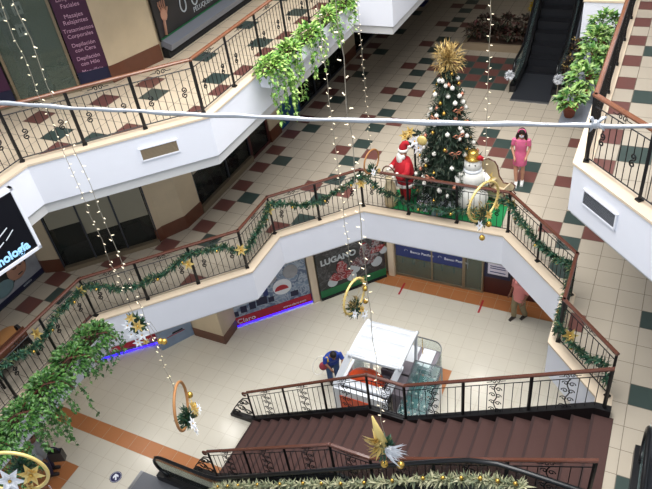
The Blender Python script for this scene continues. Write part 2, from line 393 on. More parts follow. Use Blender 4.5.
# undersides and the white bands along the void
def soffit(name, pieces, z):
    mb = MB()
    for pc in pieces: mb.add([(x, y, z) for x, y in reversed(pc)], [tuple(range(len(pc)))])
    return struct(name, mb, 'soffit')
DROP = 0.9
soffit('ceiling_lower', P1, Z1 - DROP + 0.03); soffit('ceiling_middle', P2L, Z2 - DROP + 0.03); soffit('ceiling_middle_east', P2R, Z2 - DROP + 0.03)
def fascia(name, pl, z, low=0.04):
    mb = MB(); a = offset(pl, 0.0); b = offset(pl, 0.17)
    for i in range(len(pl) - 1):
        mb.prism([a[i], b[i], b[i + 1], a[i + 1]], z - DROP, z - 0.005)
    o = struct(name, mb, 'white')
    c = MB(); a = offset(pl, -0.10); b = offset(pl, 0.19)
    for i in range(len(pl) - 1): c.prism([a[i], b[i], b[i + 1], a[i + 1]], z - 0.02, z + 0.025)
    obj('curb', c, 'curb', o)
    c = MB(); a = offset(pl, -0.10); b = offset(pl, 0.12)
    for i in range(len(pl) - 1): c.prism([a[i], b[i], b[i + 1], a[i + 1]], z - DROP - low, z - DROP + 0.03)
    obj('drip_edge', c, 'soffit', o)
    return o
fascia('trim_1', L1, Z1, .07); fascia('trim_2', L2L, Z2, .24); fascia('trim_3', L2R, Z2, .08)
# top gallery slab around the void (the level the photograph is taken from)
mb = MB()
for pc in P2L + P2R: mb.prism(pc, Z3 - DROP, Z3)
struct('ceiling_upper', mb, 'white')
mb = MB(); mb.prism([(2.7, 1.2), (8.0, 1.2), (8.0, 14), (2.7, 14)], Z3 - DROP, Z3); struct('ceiling_north', mb, 'white')

def wallseg(mb, a, b, z0, z1, th=0.12, mi=0):          # wall from a to b, thickness to the left of a->b
    t = V((b[0] - a[0], b[1] - a[1])).normalized(); n = V((-t.y, t.x)) * th
    mb.prism([a, b, (b[0] + n.x, b[1] + n.y), (a[0] + n.x, a[1] + n.y)], z0, z1, mi)
    return mb
ZS1, ZS2 = Z1 - DROP, Z2 - DROP
# ground-floor walls behind the shopfronts
mb = MB(); wallseg(mb, (-4.15, -15.5), (-4.15, -7.7), 0, ZS1); wallseg(mb, (-4.15, -7.7), (-1.72, -5.6), 0, ZS1); struct('wall_west_lower', mb, 'marble')
mb = MB(); wallseg(mb, (-0.74, -5.02), (3.0, -1.2), 0, ZS1, 0.1); struct('wall_northwest_lower', mb, 'marble')
mb = MB(); mb.box((1.22, -3.36, ZS1 / 2), (0.22, 0.16, ZS1), PI / 4); struct('pillar_1', mb, 'curb')
mb = MB(); mb.box((3.09, -1.42, ZS1 / 2), (0.20, 0.2, ZS1)); struct('pillar_2', mb, 'curb')
mb = MB(); wallseg(mb, (3.1, 0.6), (7.7, 0.6), 0, ZS1); wallseg(mb, (7.72, -1.0), (7.72, 0.6), 0, ZS1); struct('wall_north_lower', mb, 'grey')
mb = MB(); wallseg(mb, (6.05, -1.33), (7.8, -1.33), 0, ZS1); struct('wall_north_shop', mb, 'redw')
mb = MB(); wallseg(mb, (7.78, -1.05), (10.4, -4.2), 0, ZS1); struct('wall_northeast_lower', mb, 'dgrey')
def column(name, poly, z0, z1, sk=0.38):
    mb = MB(); mb.prism(poly, z0, z1); o = struct(name, mb, 'marble')
    cx = sum(p[0] for p in poly) / len(poly); cy = sum(p[1] for p in poly) / len(poly)
    sb = MB(); sb.prism([(cx + (x - cx) * 1.03, cy + (y - cy) * 1.03) for x, y in poly], z0, z0 + sk); obj('skirting', sb, 'skirt', o)
    return o
column('column_1', [(-1.72, -5.96), (-0.60, -5.96), (-0.62, -5.2), (-0.75, -4.9), (-1.72, -4.9)], 0, ZS1, 0.34)
# middle gallery walls
mb = MB(); wallseg(mb, (-3.62, -15.5), (-3.62, -8.3), Z1, ZS2); struct('wall_west_middle', mb, 'marble')
column('column_2', [(-3.7, -8.42), (-3.48, -8.42), (-3.04, -8.20), (-3.2, -7.9), (-3.7, -7.9)], Z1, ZS2, 0.4)
column('column_3', [(-1.28, -6.46), (-1.24, -6.26), (-0.90, -5.70), (-0.86, -5.02), (-2.0, -5.0), (-2.0, -6.2)], Z1, ZS2, 0.4)
mb = MB(); wallseg(mb, (-4.2, -8.0), (-2.0, -5.3), Z1, ZS2, 0.1); struct('wall_southwest_middle', mb, 'dim')
mb = MB(); wallseg(mb, (-1.9, -5.0), (-1.9, 13), Z1, ZS2, 0.1); struct('wall_corridor_back', mb, 'dim')
column('column_4', [(-1.4, -1.1), (-0.84, -1.1), (-0.84, -0.45), (-1.4, -0.45)], Z1, ZS2, 0.4)
mb = MB(); wallseg(mb, (-0.9, -0.45), (-0.9, 1.0), Z1, ZS2, 0.1); struct('wall_corridor_blue', mb, 'bluew')
column('column_5', [(-1.3, 4.6), (-0.86, 4.6), (-0.86, 5.6), (-1.3, 5.6)], Z1, ZS2, 0.4)
mb = MB(); wallseg(mb, (-7, 13), (14, 13), Z1, Z3, -0.15); struct('wall_far_north', mb, 'marble')
# upper gallery walls
mb = MB(); mb.prism([(-4.4, -8.9), (-4.4, -5.6), (-2.4, -4.6), (-2.4, -4.5), (-4.6, -5.5), (-4.6, -8.9)], Z2, Z3 - DROP); struct('wall_salon_back', mb, 'dim')
column('column_6', [(-1.60, -5.85), (-1.50, -5.6), (-1.18, -4.52), (-2.2, -4.5), (-2.3, -5.2)], Z2, Z3 - DROP, 0.4)
mb = MB(); wallseg(mb, (-1.25, -4.5), (-1.25, 13), Z2, Z3 - DROP); struct('wall_west_upper', mb, 'marble')

# ------------------------------------------------------------------ shopfronts and signs
U45 = V((1, 1, 0)).normalized()
def front(name, a, b, z0, z1, cuts, frame='alu', pane='pane', out=0.0, fw=0.05):
    a, b = V((a[0], a[1], 0)), V((b[0], b[1], 0)); L = (b - a).length; t = (b - a) / L; n = V((t.y, -t.x, 0)); rz = math.atan2(t.y, t.x)
    o = thing(name, '', ''); del o['label']; del o['category']; o['kind'] = 'structure'; o.location = a; o.rotation_euler = (0, 0, rz)
    f = MB(); ps = [0] + [c * L for c in cuts] + [L]
    for p in ps: f.box((p, 0, (z0 + z1) / 2), (fw, 0.07, z1 - z0))
    for z in (z0 + 0.04, z1 - 0.04): f.box((L / 2, 0, z), (L, 0.06, 0.08))
    obj('frame', f, frame, o)
    for p, q in zip(ps[:-1], ps[1:]):
        obj('pane', MB().box(((p + q) / 2, 0.01, (z0 + z1) / 2), (q - p - fw, 0.012, z1 - z0 - 0.16)), pane, o)
    return o, L
# upper gallery: salon front on the slanted wall
def sx(x): return (x, x - 4.2)
w1, _ = front('window_1', sx(-3.10), sx(-2.17), Z2, Z3 - DROP, [], 'alu', 'pane', fw=0.06)
def salon_panel(x0, x1, lines, label):
    ax = V((x0, x0 - 4.2, 0)); bx = V((x1, x1 - 4.2, 0)); Ln = (bx - ax).length
    t = thing('salon_poster', label, 'poster', (x0, x0 - 4.2, Z2), PI / 4)
    obj('board', MB().box((Ln / 2, 0.03, 1.85), (Ln, 0.05, 2.9)), 'purple', t)
    obj('base_band', MB().box((Ln / 2, 0.02, 0.22), (Ln, 0.06, 0.36)), 'navy', t)
    obj('base_trim', MB().box((Ln / 2, 0.015, 0.03), (Ln, 0.08, 0.04)), 'alu', t)
    for tx, z, sz in lines:
        lettering(tx, sz, (Ln / 2, -0.002, z - Z2), (1, 0, 0), (0, 0, 1), 'pinktext', t, 0.003, 'CENTER', 'text_line')
    return t
tl = [('Limpiezas', 10.42, .13), ('Faciales', 10.27, .13), ('Masajes', 10.05, .13), ('Relajantes', 9.92, .13), ('Tratamientos', 9.75, .12), ('Corporales', 9.62, .12),
      ('Depilación', 9.42, .12), ('con Cera', 9.30, .12), ('Depilación', 9.11, .12), ('con Hilo', 8.98, .12), ('Maquillaje', 8.80, .12)]
salon_panel(-2.13, -1.62, tl, 'purple salon poster with pale lettering between the glass front and tan column')
salon_panel(-3.95, -3.16, [('Pedicure', 9.0, .12), ('Manicure', 9.25, .12)], 'purple salon poster on the far side of the salon glass, cut by the picture edge')
t = thing('notice_stand', 'dark blue stand holding two white notice cards inside the salon window', 'stand', (-3.0, -6.75, Z2), PI / 4)
obj('panel', MB().box((0, 0.05, 1.25), (0.55, 0.06, 2.3)), 'navy', t); obj('foot', MB().box((0, 0.05, 0.04), (0.6, 0.4, 0.08)), 'black', t)
for x, z in ((0.2, 1.95), (0.12, 1.5), (-0.12, 1.9)):
    c = obj('card', MB().box((x, -0.0, z), (0.2, 0.02, 0.26)), 'paper', t)
    obj('print', MB().box((x - 0.03, -0.012, z), (0.03, 0.006, 0.12)).box((x + 0.04, -0.012, z + 0.01), (0.05, 0.006, 0.09)), 'navy', c)
t = thing('office_chair', 'dark swivel chair standing inside the salon window', 'chair', (-2.75, -5.95, Z2))
obj('seat', MB().lathe([(0.2, 0.45), (0.24, 0.48), (0.24, 0.53), (0.2, 0.55)]), 'black', t)
obj('backrest', MB().box((0, 0.22, 0.82), (0.42, 0.06, 0.45), rx=-0.1), 'black', t); obj('post', MB().tube([(0, 0, 0.08), (0, 0, 0.46)], 0.03), 'steel', t)
b = MB()
for k in range(5): b.tube([(0, 0, 0.1), (0.28 * math.cos(k * 1.257), 0.28 * math.sin(k * 1.257), 0.05)], 0.02)
obj('star_base', b, 'black', t)
# upper gallery: hairdresser's display
t = thing('hairdresser_sign', 'long dark hairdresser display with a hand and looping script, above a grey ledge', 'sign', (-1.15, -4.5, Z2), PI / 2)
obj('board', MB().box((2.3, 0.04, 1.75), (4.4, 0.06, 2.7)), 'photo_d', t)
obj('ledge', MB().box((2.3, -0.10, 0.32), (4.4, 0.30, 0.16), rx=0.35), 'grey', t); obj('plinth', MB().box((2.3, -0.02, 0.12), (4.4, 0.2, 0.24)), 'dark', t)
obj('green_edge', MB().box((2.3, 0.0, 0.46), (4.4, 0.04, 0.02)), 'green_p', t)
h = MB(); h.ball((0.42, 0.0, 0.95), 0.14, sc=(0.9, 0.12, 1.1)); h.tube([(0.36, 0, 0.85), (0.3, 0, 0.5)], 0.06, flat=0.3)
for k in range(4): h.tube([(0.34 + k * 0.06, 0, 1.05), (0.30 + k * 0.075, 0, 1.2), (0.32 + k * 0.075, 0, 1.28)], 0.024, flat=0.5)
h.tube([(0.52, 0, 0.95), (0.6, 0, 1.08)], 0.024, flat=0.5)
obj('hand_print', h, 'photo_s', t, True)
sc = MB(); pts = []
for k in range(60):
    a = k / 59; pts.append((0.95 + a * 1.15 + 0.22 * math.sin(a * 15), -0.0, 1.0 + 0.26 * math.cos(a * 15)))
sc.tube(pts, 0.02, 5); obj('script_lettering', sc, 'gtext', t)
lettering('PELUQUERÍA', 0.17, (1.55, 0.005, 0.58), (1, 0, 0), (0, 0, 1), 'gtext', t, 0.004)
# middle gallery: slanted shop window with three pale sheets behind dark glass
def mx(x): return (x, x - 5.13)
w2, L = front('window_2', mx(-3.03), mx(-1.30), Z1, ZS2, [0.33, 0.67], 'dgrey', 'paned', fw=0.04)
for p, q, z in ((0.02, 0.32, 1.28), (0.34, 0.66, 0.88), (0.68, 0.98, 0.92)):
    obj('pale_sheet', MB().box(((p + q) / 2 * L, -0.012, Z1 + (z + 3.25) / 2), ((q - p) * L, 0.012, 3.25 - z)), 'frost', w2, label='pale sheet hanging behind the upper glass')
obj('sill', MB().box((L / 2, -0.06, Z1 + 0.06), (L, 0.14, 0.12)), 'alu', w2)
w3, L = front('window_3', (-0.93, -4.98), (-0.93, -2.25), Z1, ZS2, [0.55], 'dgrey', 'paned'); obj('pale_sheet', MB().box((L * 0.25, -0.008, Z1 + 2.2), (L * 0.5, 0.01, 2.0)), 'frost', w3)
obj('sill', MB().box((L / 2, -0.04, Z1 + 0.1), (L, 0.12, 0.2)), 'alu', w3)
w4, L = front('window_4', (-0.92, -2.2), (-0.92, -1.15), Z1, ZS2, [], 'redw', 'paned', fw=0.1); obj('header_panel', MB().box((L / 2, 0.05, Z1 + 2.2), (L, 0.03, 2.0)), 'redw', w4)
w5, L = front('window_5', (-0.92, 1.0), (-0.92, 4.6), Z1, ZS2, [0.33, 0.66], 'dgrey', 'paned'); obj('back_panel', MB().box((L / 2, 0.12, Z1 + 1.6), (L, 0.03, 3.2)), 'tealw', w5)
w6, L = front('window_6', (-0.92, 5.6), (-0.92, 13), Z1, ZS2, [0.25, 0.5, 0.75], 'dgrey', 'paned'); obj('back_panel', MB().box((L / 2, 0.12, Z1 + 1.6), (L, 0.03, 3.2)), 'tealw', w6)
for k in range(5):
    y = -4.5 + k * 0.47; t = thing('display_plant', 'dark leafy plant inside the corridor shop window, number %s from the column' % ('one two three four five'.split()[k]), 'plant', (-1.3, y, Z1))
    t['label'] = ['leafy plant in the dark corridor window, right beside the tan column', 'leafy plant in the dark corridor window, second from the tan column', 'leafy plant in the middle of the dark corridor window',
                  'leafy plant in the dark corridor window, second from the red frame', 'leafy plant in the dark corridor window, right beside the red frame'][k]
    obj('pot', MB().lathe([(0.12, 0), (0.16, 0.3)]), 'black', t); lf = MB()
    for i in range(70):
        a, e = rnd.uniform(0, 2 * PI), rnd.uniform(0.6, 1.4); lf.leaf((0, 0, 0.3), (math.cos(a) * math.cos(e) * .4, math.sin(a) * math.cos(e) * .4, math.sin(e)), (0, 0, 1), rnd.uniform(.3, .55), .06)
    obj('foliage', lf, 'leafd', t)
# middle gallery: hanging black sign and the face advertisement under it
t = thing('hanging_sign', 'big black glossy sign with white frame and pale blue word, beside the upper balcony', 'sign', (-0.855, -12.59, 7.19), math.radians(80))
obj('board', MB().box((1.24, 0.03, 0.67), (2.5, 0.08, 1.32)), 'sign', t)
fr = MB()
for x, z, dx, dz in ((1.24, 0.0, 2.58, 0.06), (1.24, 1.34, 2.58, 0.06), (2.50, 0.67, 0.06, 1.4), (-0.02, 0.67, 0.06, 1.4)): fr.box((x, 0.02, z), (dx, 0.12, dz))
obj('frame', fr, 'white', t)
lettering('tecnología', 0.25, (2.34, -0.015, 0.11), (1, 0, 0), (0, 0, 1), 'ledtext', t, 0.006, 'RIGHT', squeeze=0.92, bold=0.008)
bl = MB()
for a, b_ in (((1.66, .52), (2.12, .72)), ((1.72, .40), (1.95, .50)), ((1.45, .80), (1.85, .95)), ((2.0, .5), (2.2, .62))): bl.tube([(a[0], -0.012, a[1]), (b_[0], -0.012, b_[1])], 0.012, 4)
obj('light_streaks', bl, 'gtext', t)
for x, ln in ((0.5, .16), (2.1, .42)): obj('wall_bracket', MB().box((x, .06 + ln / 2, .95), (.05, ln, .05)), 'steel', t)
t = thing('wall_poster', 'poster of a sleeping face with a navy strip on the wall under the black sign', 'poster', (-3.58, -12.0, Z1), PI / 2)
obj('board', MB().box((1.85, 0.0, 0.62), (3.7, 0.05, 1.16)), 'photo_g', t); obj('navy_strip', MB().box((1.85, -0.012, 0.10), (3.7, 0.05, 0.12)), 'navy', t)
obj('baseboard', MB().box((1.85, 0.0, 0.02), (3.7, 0.08, 0.04)), 'dgrey', t)
fm = MB(); fm.ball((2.95, -0.03, 0.62), 0.26, sc=(1.15, 0.05, 1)); obj('face_print', fm, 'photo_s', t, True)
obj('hair_print', MB().ball((3.02, -0.026, 0.78), 0.3, sc=(1.1, 0.04, 0.7)).ball((2.62, -0.02, 0.62), 0.32, sc=(1.0, 0.04, 1)), 'photo_d', t, True)
obj('cloth_print', MB().ball((2.45, -0.03, 0.42), 0.3, sc=(1, 0.04, .7)), 'photo_t', t, True); obj('arm_print', MB().ball((1.75, -0.03, 0.35), 0.3, sc=(1.2, 0.04, .8)), 'photo_r', t, True)
e = MB(); e.tube([(2.86, -0.05, .70), (2.92, -0.05, .67), (2.98, -0.05, .70)], .012, 4).tube([(3.05, -0.05, .70), (3.1, -0.05, .67), (3.16, -0.05, .70)], .012, 4); e.tube([(2.93, -0.05, .48), (3.06, -0.05, .48)], .016, 4); obj('features', e, 'photo_d', t)
lettering('estética', 0.09, (2.9, -0.04, 0.08), (1, 0, 0), (0, 0, 1), 'gtext', t, 0.003, 'LEFT')
# ground floor: phone shop on the slanted wall right of the column
d45 = PI / 4
t = thing('phone_shop_window', 'phone shop window with red band, blue light strip and round white emblem', 'shop window', (-0.67, -5.21, 0), d45); L = 2.5
obj('glass_print', MB().box((L / 2, 0.0, 1.75), (L, 0.04, 3.0)), 'phonep', t)
obj('red_band', MB().box((L / 2, -0.02, 0.22), (L, 0.06, 0.30)), 'redp', t); obj('light_strip', MB().box((L / 2, -0.05, 0.05), (L, 0.03, 0.03)), 'led', t)
obj('foot_rail', MB().box((L / 2, -0.10, 0.012), (L, 0.04, 0.024)), 'white', t)
lettering('Claro', 0.26, (0.05, -0.052, 0.13), (1, 0, 0), (0, 0, 1), 'wtext', t, 0.004); lettering('www.claro.com', 0.12, (1.55, -0.052, 0.16), (1, 0, 0), (0, 0, 1), 'wtext', t, 0.003)
lo = obj('round_emblem', MB().lathe([(0.30, 0), (0.30, 0.02)], 24, (1.66, -0.02, 1.02), ax=Matrix.Rotation(PI / 2, 3, 'X')), 'kwhite', t)
hm = MB(); hm.extr([(0.22 * math.cos(a) - 0.03, 0.19 * math.sin(a)) for a in [i * PI / 12 for i in range(13)]], (1.66, -0.045, 0.92), (1, 0, 0), (0, 0, 1), 0.01); obj('red_mark', hm, 'redp', lo)
for x, z, ww, hh in ((0.35, .62, .2, .26), (0.64, .66, .2, .28), (0.95, .72, .34, .3), (1.25, .66, .18, .2), (0.1, .52, .14, .2), (2.0, .6, .25, .2)):
    obj('phone_print', MB().box((x, -0.025, z), (ww, 0.01, hh), ry=0.05), 'navy', t)
obj('figure_print', MB().ball((1.2, -0.02, 1.45), 0.3, sc=(1.2, 0.05, .8)).ball((2.0, -0.02, 1.5), 0.3, sc=(.8, 0.05, .9)), 'photo_g', t, True)
obj('violet_print', MB().box((1.12, -0.024, 1.0), (0.16, 0.01, 0.3)).box((1.42, -0.024, 0.95), (0.12, 0.01, 0.2)), 'bluep', t)
t = thing('red_shop_counter', 'low red shop front with white script and blue light glow behind the hanging greenery', 'shop front', (-4.05, -7.86, 0), math.atan2(1.25, 1.4)); L = 1.9
obj('red_band', MB().box((L / 2, 0.02, 0.3), (L, 0.06, 0.28)), 'redp', t); obj('grey_top', MB().box((L / 2, 0.04, 0.85), (L, 0.05, 0.8)), 'photo_b', t)
obj('light_strip', MB().box((L / 2, -0.03, 0.05), (L, 0.03, 0.03)), 'led', t); lettering('Claro', 0.24, (0.1, -0.015, 0.2), (1, 0, 0), (0, 0, 1), 'wtext', t, 0.004); lettering('Claro', 0.24, (1.3, -0.015, 0.2), (1, 0, 0), (0, 0, 1), 'wtext', t, 0.004)
t = thing('grey_counter', 'grey blue reception counter with a small nameplate beside the brown-footed column', 'counter', (-2.34, -6.86, 0), math.atan2(1.0, 0.62)); L = 1.08
obj('body', MB().box((L / 2, 0.11, 0.36), (L, 0.2, 0.72)), 'photo_b', t); obj('top', MB().box((L / 2, 0.11, 0.74), (L, 0.22, 0.04)), 'grey', t)
np_ = MB().box((0.62, -0.006, 0.47), (0.34, 0.012, 0.05)); obj('nameplate', np_, 'black', t); obj('red_line', MB().box((0.55, -0.006, 0.40), (0.6, 0.012, 0.012)), 'redp', t)
# ground floor: motorcycle poster window
a2 = math.atan2(1.83, 1.65)
t = thing('motocross_poster', 'wide dark shop poster of red motorcycles on green with the word LUGANO', 'poster', (1.36, -3.27, 0), a2); L = 2.3
obj('board', MB().box((L / 2, 0.0, 1.6), (L, 0.05, 3.1)), 'moto', t); obj('green_ground', MB().box((L / 2, -0.012, 0.22), (L, 0.05, 0.28)), 'green_p', t); obj('sill', MB().box((L / 2, -0.03, 0.03), (L, 0.1, 0.06)), 'dark', t)
lettering('LUGANO', 0.30, (0.14, -0.03, 1.36), (1, 0, 0), (0, 0, 1), 'gtext', t, 0.004, squeeze=0.95, bold=0.012)
def bike_print(x, z, s, body, fl):
    for wx, wz in ((-.33, -.12), (.33, -.16)): obj('wheel_print', MB().lathe([(0.17 * s, 0), (0.17 * s, 0.01)], 16, (x + wx * s, -0.03, z + wz * s), ax=Matrix.Rotation(PI / 2, 3, 'X')), 'gtext', t)
    obj('bike_print', MB().extr([(-.45 * s, .05 * s), (-.2 * s, -.12 * s), (.2 * s, -.14 * s), (.42 * s, .1 * s), (.15 * s, .2 * s), (0, .12 * s), (-.25 * s, .24 * s)], (x, -0.034, z), (1, 0, 0), (0, 0, 1), 0.008), body, t)
    obj('rider_print', MB().extr([(-.12 * s, .15 * s), (.16 * s, .15 * s), (.22 * s, .4 * s), (.08 * s, .62 * s), (-.1 * s, .58 * s), (-.16 * s, .35 * s)], (x, -0.038, z), (1, 0, 0), (0, 0, 1), 0.008), fl, t)
bike_print(0.78, 0.68, 1.0, 'moto_r', 'moto_r'); bike_print(1.62, 0.95, 1.15, 'moto_g', 'moto_g'); bike_print(2.0, 1.25, .8, 'moto_r', 'moto_g')
obj('helmet_print', MB().ball((0.78, -0.03, 1.18), 0.12, sc=(1, .08, 1)).ball((1.62, -0.03, 1.55), 0.13, sc=(1, .08, 1)), 'redp', t, True)
# ground floor: bank front
w7, L = front('window_7', (3.2, -1.38), (5.42, -1.38), 0, ZS1, [0.55], 'alu', 'pane', fw=0.045)
obj('blue_band', MB().box((L / 2, -0.004, 1.14), (L - .06, 0.012, 0.62)), 'bluep', w7)
for x in (0.52, 1.62):
    lettering('Banco Pacífico', 0.13, (x, -0.013, 1.04), (1, 0, 0), (0, 0, 1), 'wtext', w7, 0.003)
    k = MB(); k.tube([(x - 0.14 + 0.05 * math.cos(a), -0.014, 1.10 + 0.05 * math.sin(a)) for a in [i * PI / 6 for i in range(8)]], 0.008, 4); obj('swirl_mark', k, 'gtext', w7)
w8, L = front('door_1', (5.46, -1.38), (6.02, -1.38), 0, ZS1, [], 'alu', 'pane', fw=0.05); obj('handle', MB().tube([(0.1, -0.06, 0.9), (0.1, -0.06, 1.3)], 0.015), 'steel', w8)
t = thing('wall_notice', 'white notice board with blue lines on a navy panel beside the bank door', 'sign', (6.10, -1.38, 0))
obj('panel', MB().box((0.36, 0, 1.2), (0.78, 0.06, 0.95)), 'navy', t); obj('sheet', MB().box((0.38, -0.04, 1.08), (0.6, 0.02, 0.4)), 'paper', t)
k = MB()
for z in (1.2, 1.12, 0.98): k.box((0.38, -0.053, z), (0.46, 0.006, 0.03))
obj('printed_lines', k, 'bluep', t)
for x, m_, hgt in ((3.75, 'dark', 0.8), (4.75, 'dark', 0.9), (3.4, 'photo_d', 0.7)):
    t = thing('waiting_chair', {3.75: 'dark waiting chair seen through the bank glass under the first sign', 4.75: 'dark waiting chair seen through the bank glass under the second sign', 3.4: 'dark waiting chair in the corner of the bank front'}[x], 'chair', (x, -0.6, 0))
    obj('seat', MB().box((0, 0, 0.44), (0.46, 0.44, 0.07)), m_, t); obj('backrest', MB().box((0, 0.2, 0.7), (0.46, 0.06, 0.5)), m_, t)
    for lx in (-.2, .2):
        for ly in (-.18, .18): obj('leg', MB().tube([(lx, ly, 0), (lx, ly, 0.42)], 0.018), 'steel', t)
w9, L = front('window_8', (7.86, -1.12), (8.75, -2.2), 0, ZS1, [0.5], 'dgrey', 'paned'); obj('ledge', MB().box((L / 2, -0.05, 0.4), (L, 0.1, 0.05)), 'steel', w9)
for x, lb in ((3.61, 'red tape strip on the pale floor before the motorcycle poster corner'), (6.15, 'red tape strip on the pale floor before the bank door')):
    tag(obj('floor_tape', MB().box((x, -2.0, 0.003), (0.06, 0.56, 0.004)), 'tape'), lb, 'floor marking')
t = thing('floor_sticker', 'round navy floor sticker with a white arrow on the pale floor', 'floor marking', (-0.87, -10.86, 0.001), 0.7)
obj('disc', MB().lathe([(0.16, 0), (0.16, 0.003)], 28), 'stick', t); obj('ring', MB().tube([(0.14 * math.cos(i * PI / 14), 0.14 * math.sin(i * PI / 14), 0.004) for i in range(28)], 0.004, 4, closed=True), 'wtext', t)
obj('arrow', MB().extr([(-.02, -.09), (.02, -.09), (.02, .01), (.07, -.03), (.07, .03), (0, .1), (-.07, .03), (-.07, -.03), (-.02, .01)], (0, 0, 0.004), (1, 0, 0), (0, 1, 0), 0.003), 'wtext', t)
tag(obj('floor_mat', MB().box((-0.25, 11.1, Z1 + 0.008), (0.7, 0.75, 0.012)), 'bluemat'), 'dark blue floor mat far down the corridor', 'mat')
# air grilles in the white bands
def grille(lb, c, rz, gcol, scol):
    t = thing('air_grille', lb, 'vent', c, rz)
    f = MB(); 
    for x, z, dx, dz in ((0, .135, .80, .03), (0, -.135, .80, .03), (.385, 0, .03, .27), (-.385, 0, .03, .27)): f.box((x, -0.01, z), (dx, 0.03, dz))
    obj('frame', f, 'white', t); obj('dark_core', MB().box((0, -0.002, 0), (0.76, 0.01, 0.25)), gcol, t)
    for k in range(9): obj('slat', MB().box((0, -0.012, -0.11 + k * 0.0275), (0.75, 0.012, 0.012), rx=0.5), scol, t)
n_ = offset(L2L, 0.17); a = V((n_[1][0], n_[1][1])); b_ = V((n_[2][0], n_[2][1])); p = a.lerp(b_, 0.685)
grille('grey air grille in the white band below the upper left balcony', (p.x + 0.004, p.y - 0.004, Z2 - 0.42), PI / 4, 'stone', 'alu')
n_ = offset(L2R, 0.17); a = V((n_[3][0], n_[3][1])); b_ = V((n_[4][0], n_[4][1])); p = a.lerp(b_, 0.20)
grille('dark air grille in the white band below the right-hand balcony', (p.x - 0.004, p.y - 0.004, Z2 - 0.42), -PI / 4, 'dark', 'dgrey')

DL = [(2.2, -2.6), (4.3, -2.3), (6.3, -2.3), (-0.6, -6.9), (-2.6, -8.6), (8.6, -4.2)]
for (x, y), lb in zip(DL, ('by the motorcycle poster', 'before the first bank sign', 'before the bank door', 'before the brown-footed column', 'before the red lit counter', 'on the stair side of the void')):
    t = thing('ceiling_downlight', 'round recessed ceiling light under the middle gallery ' + lb, 'light', (x, y, ZS1 + .03)); obj('ring', MB().lathe([(.11, -.02), (.11, 0)], 16), 'white', t)
    obj('lens', MB().lathe([(.085, -.028), (.085, -.02)], 16), 'lens', t); l = bpy.data.lights.new('downlight', 'SPOT'); l.energy = 90; l.spot_size = 2.4; l.spot_blend = .8; l.shadow_soft_size = .08; l.color = (1, .98, .94)
    lo = bpy.data.objects.new('downlight', l); COL.objects.link(lo); lo.parent = t; lo.location = (0, 0, -.05)

# ------------------------------------------------------------------ railings
def spiral(c, r, turns, a0, sgn=1, n=14):
    return [(c[0] + r * (1 - 0.75 * i / n) * math.cos(a0 + sgn * turns * 2 * PI * i / n), 0, c[1] + r * (1 - 0.75 * i / n) * math.sin(a0 + sgn * turns * 2 * PI * i / n)) for i in range(n + 1)]
mb = MB().tube([(0, 0, 0.08), (0, 0, 0.98)], 0.008, 5); ME_BAL = mb.mesh('baluster', 'iron')
mb = MB(); mb.tube([(0, 0, 0.08), (0, 0, 0.42)], 0.008, 5); mb.tube([(0, 0, 0.64), (0, 0, 0.98)], 0.008, 5)
mb.tube(spiral((0, 0.588), 0.058, 1.25, -PI / 2, 1), 0.013, 5); mb.tube(spiral((0, 0.472), 0.058, 1.25, PI / 2, 1), 0.013, 5)
ME_SCR = mb.mesh('scroll_baluster', 'iron')
mb = MB().tube([(0, 0, 0), (0, 0, 1.13)], 0.034, 4).box((0, 0, 0.015), (0.09, 0.09, 0.03)); ME_POST = mb.mesh('post', 'iron')
mb = MB()
for sg in (-1, 1): mb.tube(spiral((sg * 0.05, 0), 0.05, 1.2, 0 if sg > 0 else PI, sg), 0.009, 4)
mb.tube([(-0.2, 0, 0), (-0.1, 0, 0)], 0.008, 4); mb.tube([(0.1, 0, 0), (0.2, 0, 0)], 0.008, 4); ME_KNOT = mb.mesh('rail_scroll', 'iron')
mb = MB()
for zz in (0.2, 0.42, 0.64, 0.84):
    for sg in (-1, 1): mb.tube(spiral((sg * 0.055, zz), 0.06, 1.1, 0 if sg > 0 else PI, sg), 0.011, 4)
mb.tube([(0.03 * math.sin(k * 1.1), 0, 0.08 + k * 0.075) for k in range(13)], 0.012, 4); ME_PANEL = mb.mesh('scroll_panel', 'iron')
